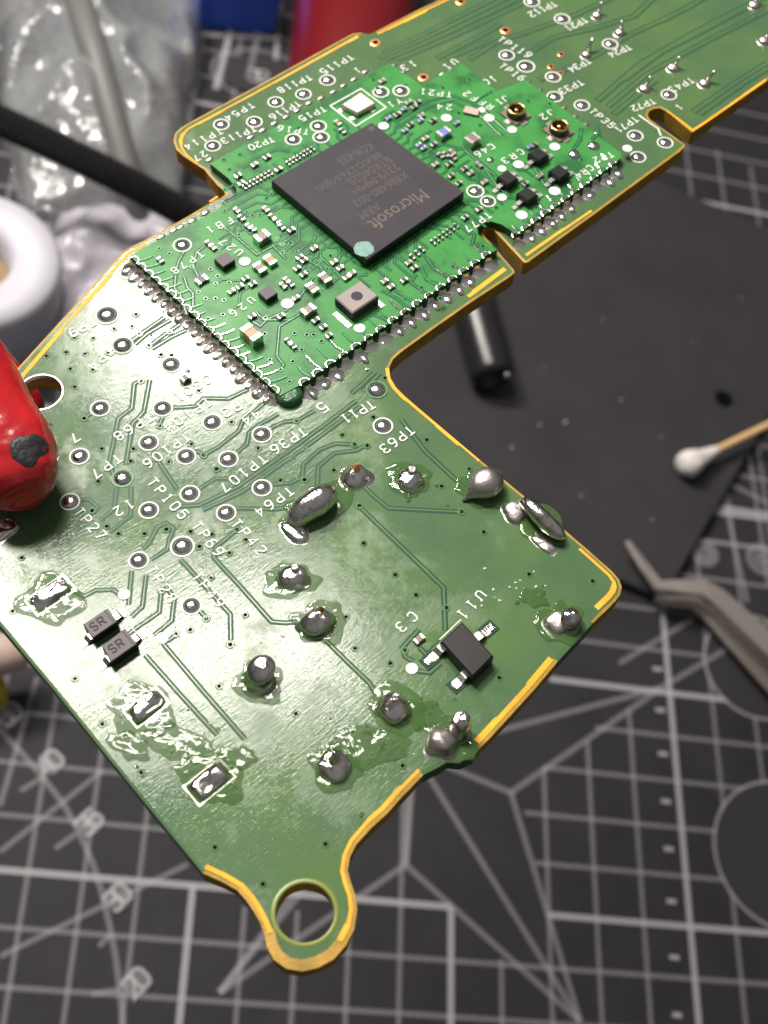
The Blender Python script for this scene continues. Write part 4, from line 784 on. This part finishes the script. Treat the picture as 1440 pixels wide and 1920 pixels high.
for cx, cy, r in [(1320, 1038, 20), (1428, 1050, 24), (1320, 1038, 9), (1428, 1050, 9)]: circ(cx, cy, r, 24, w=0.2)
pline([(1240, 1290), (1440, 1170)], 0.14); pline([(1160, 1245), (1300, 1160)], 0.13); pline([(1330, 960), (1440, 975)], 0.16, True); pline([(1360, 905), (1440, 945)], 0.14); pline([(1280, 1010), (1440, 1030)], 0.12); pline([(1400, 830), (1440, 1100)], 0.13); pline([(1350, 910), (1400, 1130)], 0.13)
def num(txt, cx, cy, s, ang=0.0):
    c = MP(cx, cy); d = V3((math.cos(ang), math.sin(ang), 0)); lz[0] += 0.002
    o = write(txt, c - d * s * 0.3, c + d * s * 0.3, matob, lz[0] - 0.005, size=s, m=M_INKB, name='printed_number', stroke=0.17)
for t, x, y in [('50', 17, 1341), ('40', 94, 1431), ('35', 167, 1543), ('30', 220, 1683), ('20', 255, 1843)]:
    c = MP(x, y); lz[0] += 0.0004; MB().add([(c.x + 0.24 * math.cos(2 * math.pi * k / 20), c.y + 0.24 * math.sin(2 * math.pi * k / 20), lz[0]) for k in range(20)], [tuple(range(20))]).build('printed_disc', M_INK, matob); num(t, x, y, 0.36, 0.9)
for i, y in enumerate([1255, 1332, 1414, 1503, 1592, 1690, 1795, 1903]): pline([(1222 + i * 5.2, y), (1240 + i * 5.2, y + 2)], 0.12, True, 'printed_tick')
# dark oval badge with pale lettering, top left
c = MP(492, 146); lz[0] += 0.0005; MB().add([(c.x + 1.15 * math.cos(2 * math.pi * k / 40), c.y + 0.75 * math.sin(2 * math.pi * k / 40), lz[0]) for k in range(40)], [tuple(range(40))]).build('printed_oval', M_DISC, matob)
num('319', 484, 145, 0.42, 0.1)
line([V3((c.x + 1.35 * math.cos(2 * math.pi * k / 40), c.y + 0.95 * math.sin(2 * math.pi * k / 40), 0)) for k in range(40)], 0.12, False, 'printed_oval_rim', True)
pline([(432, 60), (404, 170)], 0.2, True); pline([(486, 60), (464, 150)], 0.18); pline([(370, 66), (520, 76)], 0.18, True)
# ================================================================== things lying on the mat
M_PLATE = mat('dark_grey_rubber', (0.050, 0.046, 0.048), 0.6, spec=0.3); add_bump(M_PLATE, [((1, 1, 1), 18, 4, 0.35)], 0.02); vary(M_PLATE, [(0.3, (0.027, 0.025, 0.028)), (0.7, (0.036, 0.033, 0.037))], 0.7, 4)
plate = MB().prism([MP(1606, 500, 0.3), MP(1246, 1122, 0.3), MP(540, 822, 0.3), MP(900, 192, 0.3)], 0.02, 0.3, 0, bev=0.04).build('work_plate', M_PLATE)
tag(plate, 'flat matt dark grey plate lying on the cutting mat behind the circuit board', 'plate')
cpt = MP(1357, 748, 0.305); MB().lathe([(0.25, 0), (0.23, 0.003)], 24).build('plate_hole', M_HOLE, plate, loc=cpt)
M_GREY0 = mat('pale_dust', (0.45, 0.43, 0.41), 0.8)
M_ROD = mat('black_plastic_tube', (0.014, 0.013, 0.015), 0.3); add_bump(M_ROD, [((1, 1, 1), 12, 3, 0.2)], 0.02)
e0, e1 = MP(925, 712, 0.84), MP(872, 520, 0.84)
tube_e = empty('black_tube', Matrix.Translation((e0.x, e0.y, 0.3))); tag(tube_e, 'short black plastic tube lying on the dark plate below the module', 'tube')
ax = (e1 - e0).normalized(); sd = V3((-ax.y, ax.x, 0)); seg = 32; vs = []
pr = [(0.10, 0.30), (0.26, 0.30), (0.30, 0.02), (0.40, -0.02), (0.50, 0.06), (0.54, 0.18), (0.54, 4.2)]
for r, u in pr:
    for k in range(seg): t = 2 * math.pi * k / seg; p = ax * u + sd * r * math.cos(t) + V3((0, 0, 1)) * (r * math.sin(t) + 0.54); vs.append(p)
fs = [(i * seg + k, i * seg + (k + 1) % seg, (i + 1) * seg + (k + 1) % seg, (i + 1) * seg + k) for i in range(len(pr) - 1) for k in range(seg)] + [tuple(reversed(range(seg)))]
MB().add(vs, fs).build('tube_body', M_ROD, tube_e, True)
b_ = MB().lathe([(0.09, 0), (0.085, 0.05), (0.06, 0.09), (0.01, 0.1)], 14); b_.build('metal_bead', M_TERM, tube_e, True, ax * -0.02 + sd * -0.26 + V3((0, 0, 0.75)))  # small tinned metal bead on the near end of the tube
rd = random.Random(4); SPK = MB().lathe([(1, 0), (0.8, 0.5), (0.1, 0.8)], 7).mesh('dust_speck', [M_GREY0])
for x, y, r in [(1060, 792, .05), (1012, 796, .035), (1165, 750, .03), (960, 840, .04), (1240, 820, .025), (1090, 930, .03), (1222, 975, .03), (1130, 600, .025), (1300, 640, .02), (1390, 560, .025), (1020, 690, .02)]:
    o = link('dust_speck', SPK, plate, MP(x, y, 0.301)); o.scale = (r, r * 0.8, r)
# cotton swab
M_COT = mat('cotton', (0.74, 0.70, 0.68), 0.95, spec=0.1); add_bump(M_COT, [((1, 1, 1), 9, 5, 0.8)], 0.08)
M_WOOD = mat('pale_wood_stick', (0.62, 0.40, 0.17), 0.6); vary(M_WOOD, [(0.3, (0.55, 0.33, 0.13)), (0.7, (0.70, 0.47, 0.22))], 4, 3, (1, 8, 8))
sw0, sw1 = MP(1276, 876, 0.66), MP(1470, 782, 0.72); swb = empty('cotton_swab', Matrix.Translation((sw0.x, sw0.y, 0.3))); tag(swb, 'cotton swab with a wooden stick resting on the dark plate', 'cotton swab')
base = V3((sw0.x, sw0.y, 0.3)); dirn = (sw1 - sw0)
hp = [(-0.02, 0.04), (0.0, 0.14), (0.04, 0.24), (0.10, 0.30), (0.20, 0.335), (0.32, 0.325), (0.45, 0.27), (0.60, 0.205), (0.78, 0.15), (1.0, 0.115), (1.1, 0.09)]
mb = tube([sw0 - base + dirn.normalized() * u * 1.15 for u, r in hp], [r for u, r in hp], 18)
for v in mb.v: v += mnoise.noise_vector(v * 5) * 0.035
o = mb.build('cotton_head', M_COT, swb, True); modifiers_subsurf(o, 1)
tube([sw0 - base + dirn.normalized() * 0.6, sw0 - base + dirn * 2.6], [0.085, 0.085], 14).build('stick', M_WOOD, swb, True)
# tweezers
M_STEEL = mat('satin_steel', (0.50, 0.44, 0.40), 0.38, 0.85); add_bump(M_STEEL, [((1, 1, 1), 20, 3, 0.2)], 0.02)
def bar(P, W, Tk):
    """flat bar along 3-D points, widths W"""
    mb = MB(); n = len(P)
    for i, p in enumerate(P):
        t = (P[min(n - 1, i + 1)] - P[max(0, i - 1)]).normalized(); s = t.cross(V3((0, 0, 1))).normalized(); u = s.cross(t); w, k = W[i] / 2, Tk / 2; b = min(w, k) * 0.4
        mb.v += [p + s * (w - b) + u * k, p + s * w + u * (k - b), p + s * w - u * k, p - s * w - u * k, p - s * w + u * (k - b), p - s * (w - b) + u * k]
    for i in range(n - 1): mb.f += [(i * 6 + k, i * 6 + (k + 1) % 6, (i + 1) * 6 + (k + 1) % 6, (i + 1) * 6 + k) for k in range(6)]; mb.m += [0] * 6
    mb.f += [tuple(reversed(range(6))), tuple((n - 1) * 6 + k for k in range(6))]; mb.m += [0, 0]; return mb
tw = empty('tweezers', Matrix.Translation((5.6, 6.8, 0))); tag(tw, 'steel tweezers with bent tips lying at the right edge of the mat', 'tweezers'); tb = V3((5.6, 6.8, 0))
arm1 = [(1176, 1016, 0.75), (1206, 1060, 0.80), (1234, 1098, 0.85), (1275, 1100, 0.9), (1318, 1102, 0.95), (1345, 1118, 0.97), (1440, 1206, 1.0), (1560, 1318, 1.0)]
arm2 = [(1228, 1122, 0.30), (1262, 1128, 0.32), (1300, 1130, 0.34), (1330, 1150, 0.36), (1440, 1268, 0.40), (1560, 1396, 0.40)]
bar([MP(*q) - tb for q in arm1], [0.12, 0.22, 0.28, 0.34, 0.42, 0.46, 0.55, 0.6], 0.12).build('upper_arm', M_STEEL, tw); bar([MP(*q) - tb for q in arm2], [0.2, 0.26, 0.34, 0.42, 0.55, 0.6], 0.12).build('lower_arm', M_STEEL, tw)
# ------------------------------------------------------------------ clutter behind the board, top left
def film(name, tint, white, rough, transp):
    m = bpy.data.materials.new(name); m.use_nodes = True; nt = m.node_tree; nt.nodes.remove(nt.nodes['Principled BSDF']); out = nt.nodes['Material Output']
    tr = N(m, 'ShaderNodeBsdfTransparent'); tr.inputs[0].default_value = (*tint, 1); df = N(m, 'ShaderNodeBsdfDiffuse'); df.inputs[0].default_value = (*white, 1); gl = N(m, 'ShaderNodeBsdfGlossy'); gl.inputs['Roughness'].default_value = rough
    a = N(m, 'ShaderNodeMixShader'); a.inputs[0].default_value = 1 - transp; L(m, tr.outputs[0], a.inputs[1]); L(m, df.outputs[0], a.inputs[2])
    b = N(m, 'ShaderNodeMixShader'); fr = N(m, 'ShaderNodeFresnel'); fr.inputs['IOR'].default_value = 1.7; L(m, fr.outputs[0], b.inputs[0]); L(m, a.outputs[0], b.inputs[1]); L(m, gl.outputs[0], b.inputs[2]); L(m, b.outputs[0], out.inputs[0])
    n = N(m, 'ShaderNodeTexNoise', Scale=1.3, Detail=3); L(m, coords(m), n.inputs['Vector']); bp = N(m, 'ShaderNodeBump', Strength=0.6, Distance=0.4); L(m, n.outputs['Fac'], bp.inputs['Height']); L(m, bp.outputs[0], gl.inputs['Normal']); L(m, bp.outputs[0], fr.inputs['Normal'])
    return m
M_FILM = film('clear_plastic_film', (0.92, 0.95, 0.96), (0.80, 0.82, 0.82), 0.10, 0.76)
M_MILK = film('milky_plastic', (0.80, 0.80, 0.84), (0.66, 0.63, 0.70), 0.25, 0.30)
def pillow_bag(name, quad, hz, m, n, crumple, seed, label_, cat, freq=1.0):
    """crumpled bag: puffed sheet over a quadrilateral on the mat"""
    A_, B_, C_, D_ = quad; mb = MB(); org = (A_ + B_ + C_ + D_) / 4; org.z = 0
    for side in (1, 0):
        for i in range(n + 1):
            for j in range(n + 1):
                u, v = i / n, j / n; p = A_.lerp(B_, u).lerp(D_.lerp(C_, u), v); e = (max(0, 16 * u * (1 - u) * v * (1 - v))) ** 0.42
                q = V3((p.x, p.y, seed)) * freq; k = 1 - abs(mnoise.noise(q * 0.6)) * 3.2; k2 = 1 - abs(mnoise.noise(q * 1.3 + V3((7, 3, 0)))) * 3
                z = (0.05 + hz * e * (0.72 + crumple * (0.30 * k + 0.20 * k2))) if side else 0.03
                mb.v.append(V3((p.x, p.y, max(0.03, z))) - org + (mnoise.noise_vector(q * 0.8) * 0.25 if side else V3((0, 0, 0))) * V3((1, 1, 0)).length / 1.5 * (1 if side else 0))
        o = side * 0 + (0 if side else (n + 1) ** 2)
        for i in range(n):
            for j in range(n):
                a = o + i * (n + 1) + j; f = (a, a + n + 1, a + n + 2, a + 1); mb.f.append(f if side else tuple(reversed(f))); mb.m.append(0)
    for v in mb.v:
        if v.z < 0.02: v.z = 0.02
    ob = mb.build(name, m, None, True, org); tag(ob, label_, cat); modifiers_subsurf(ob, 1); return ob
bagq = [MP(40, 425, 0), MP(335, 395, 0), MP(395, -70, 0), MP(-40, -90, 0)]
pillow_bag('plastic_bag', bagq, 2.0, M_FILM, 46, 1.0, 3.3, 'crumpled clear plastic bag on the mat, top left', 'plastic bag', 0.6)
a, b = MP(128, -60, 2.3), MP(240, 330, 1.2)
M_GREY = mat('grey_rubber_lead', (0.16, 0.155, 0.15), 0.5)
rod = tube([a, (a + b) / 2 + V3((0, 0, 0.2)), b, MP(262, 420, 0.5)], [0.34, 0.34, 0.32, 0.28], 16); rod.build('grey_rod', M_GREY, None, True)
tag(bpy.data.objects['grey_rod'], 'grey rod lying across the clear plastic bag', 'rod')
pillow_bag('milky_bag', [MP(60, 690, 0), MP(250, 640, 0), MP(395, 425, 0), MP(95, 400, 0)], 1.1, M_MILK, 40, 0.8, 9.1, 'milky plastic packet between the white roll and the circuit board', 'packet')
# black braided cable
M_BRAID = mat('black_braid', (0.010, 0.009, 0.011), 0.7, spec=0.2)
w = N(M_BRAID, 'ShaderNodeTexWave', Scale=5.0, Distortion=0.5); w.bands_direction = 'DIAGONAL'; L(M_BRAID, coords(M_BRAID, (1, 1, 1)), w.inputs['Vector']); bb = N(M_BRAID, 'ShaderNodeBump', Strength=0.9, Distance=0.06); L(M_BRAID, w.outputs['Fac'], bb.inputs['Height']); L(M_BRAID, bb.outputs[0], PB(M_BRAID).inputs['Normal'])
cp = [MP(-160, 170, 2.9), MP(-60, 208, 2.9), MP(0, 240, 2.9), MP(60, 272, 2.85), MP(130, 308, 2.8), MP(200, 342, 2.7), MP(270, 375, 2.5), MP(345, 412, 2.2), MP(420, 452, 1.8), MP(520, 500, 1.2)]
cp = [p_ + V3((0, 0.30 * math.sin(i_ / (len(cp) - 1) * math.pi), 0)) for i_, p_ in enumerate(cp)]; cp = dense(cp, 0.035); cab = tube(cp, [0.35 if (i_ // 2) % 2 else 0.325 for i_ in range(len(cp))], 24); cab.build('braided_cable', M_BRAID, None, True); tag(bpy.data.objects['braided_cable'], 'thick black braided cable crossing in front of the clear bag', 'cable')
# white roll
M_ROLL = mat('white_plastic', (0.55, 0.54, 0.61), 0.45); M_TAN = mat('tan_core', (0.42, 0.30, 0.16), 0.5)
rc_ = MP(-52, 478, 2.0); roll = empty('white_roll', Matrix.Translation((rc_.x, rc_.y, 0))); tag(roll, 'white plastic roll standing at the left edge of the photo', 'roll')
mb = MB(); seg = 48; pr = [(1.78, 0), (1.86, 0.15), (1.86, 1.8), (1.74, 1.98), (1.4, 2.03), (0.92, 1.95), (0.80, 1.8), (0.76, 1.2)]
vs = [(r * math.cos(2 * math.pi * k / seg), r * math.sin(2 * math.pi * k / seg), z) for r, z in pr for k in range(seg)]; fs = [(i * seg + k, i * seg + (k + 1) % seg, (i + 1) * seg + (k + 1) % seg, (i + 1) * seg + k) for i in range(len(pr) - 1) for k in range(seg)]
mb.add(vs, fs).build('rim', M_ROLL, roll, True)
MB().lathe([(0.76, 1.2), (0.72, 1.3), (0.34, 1.35), (0.3, 1.6), (0.1, 1.7), (0.01, 1.7)], 24).build('core', M_TAN, roll, True)
# blue box and red bottle at the top edge
M_BLU = mat('blue_plastic', (0.03, 0.11, 0.68), 0.4); M_REDB = mat('dark_red_gloss', (0.15, 0.005, 0.008), 0.3)
q0, q1 = MP(368, 52), MP(512, 66); bd = (q1 - q0); bd.z = 0; bn = V3((-bd.y, bd.x, 0)).normalized()
blue = MB().prism([q0, q1, q1 + bn * 3.2, q0 + bn * 3.2], 0.02, 1.5, 0, bev=0.06).build('blue_box', M_BLU); tag(blue, 'bright blue plastic box at the top edge beside the red bottle', 'box')
rb0 = MP(628, 330); rbo = empty('red_bottle', Matrix.Translation((rb0.x, rb0.y, 0))); tag(rbo, 'dark red glossy bottle lying behind the top edge of the circuit board', 'bottle')
ra = V3((0.02, 1, 0)).normalized(); rs = V3((1, -0.02, 0)); pr = [(0.2, 0), (1.3, 0.05), (1.55, 0.3), (1.62, 0.8), (1.62, 7.0), (1.1, 7.8), (0.6, 8.2)]; seg = 40
vs = [ra * u + rs * (r * math.cos(2 * math.pi * k / seg) - 0.06) + V3((0, 0, 1.64 + r * math.sin(2 * math.pi * k / seg))) for r, u in pr for k in range(seg)]
fs = [(i * seg + k, (i + 1) * seg + k, (i + 1) * seg + (k + 1) % seg, i * seg + (k + 1) % seg) for i in range(len(pr) - 1) for k in range(seg)] + [tuple(range(seg))]
MB().add(vs, fs).build('bottle_body', M_REDB, rbo, True)
# pale rod end and yellow peg at the left edge
M_BEI = mat('beige_plastic', (0.50, 0.38, 0.32), 0.55)
g0, g1 = MP(34, 1222, 1.2), MP(-160, 1250, 1.4); gb = tube([g0 + (g0 - g1).normalized() * 0.25, g0 + (g0 - g1).normalized() * 0.12, g0, g1], [0.08, 0.32, 0.42, 0.45], 20); gb.build('beige_handle', M_BEI, None, True); tag(bpy.data.objects['beige_handle'], 'blunt beige handle end at the left edge, under the circuit board', 'handle'); modifiers_subsurf(bpy.data.objects['beige_handle'], 1)
M_YEL = mat('yellow_plastic', (0.50, 0.36, 0.02), 0.5)
y0 = MP(-14, 1312, 0.0); yb = MB().lathe([(0.28, 0.02), (0.3, 0.1), (0.28, 0.6), (0.2, 0.7), (0.02, 0.72)], 20); yb.build('yellow_cap', M_YEL, None, True, y0); tag(bpy.data.objects['yellow_cap'], 'small yellow cap at the left edge below the beige handle', 'cap')
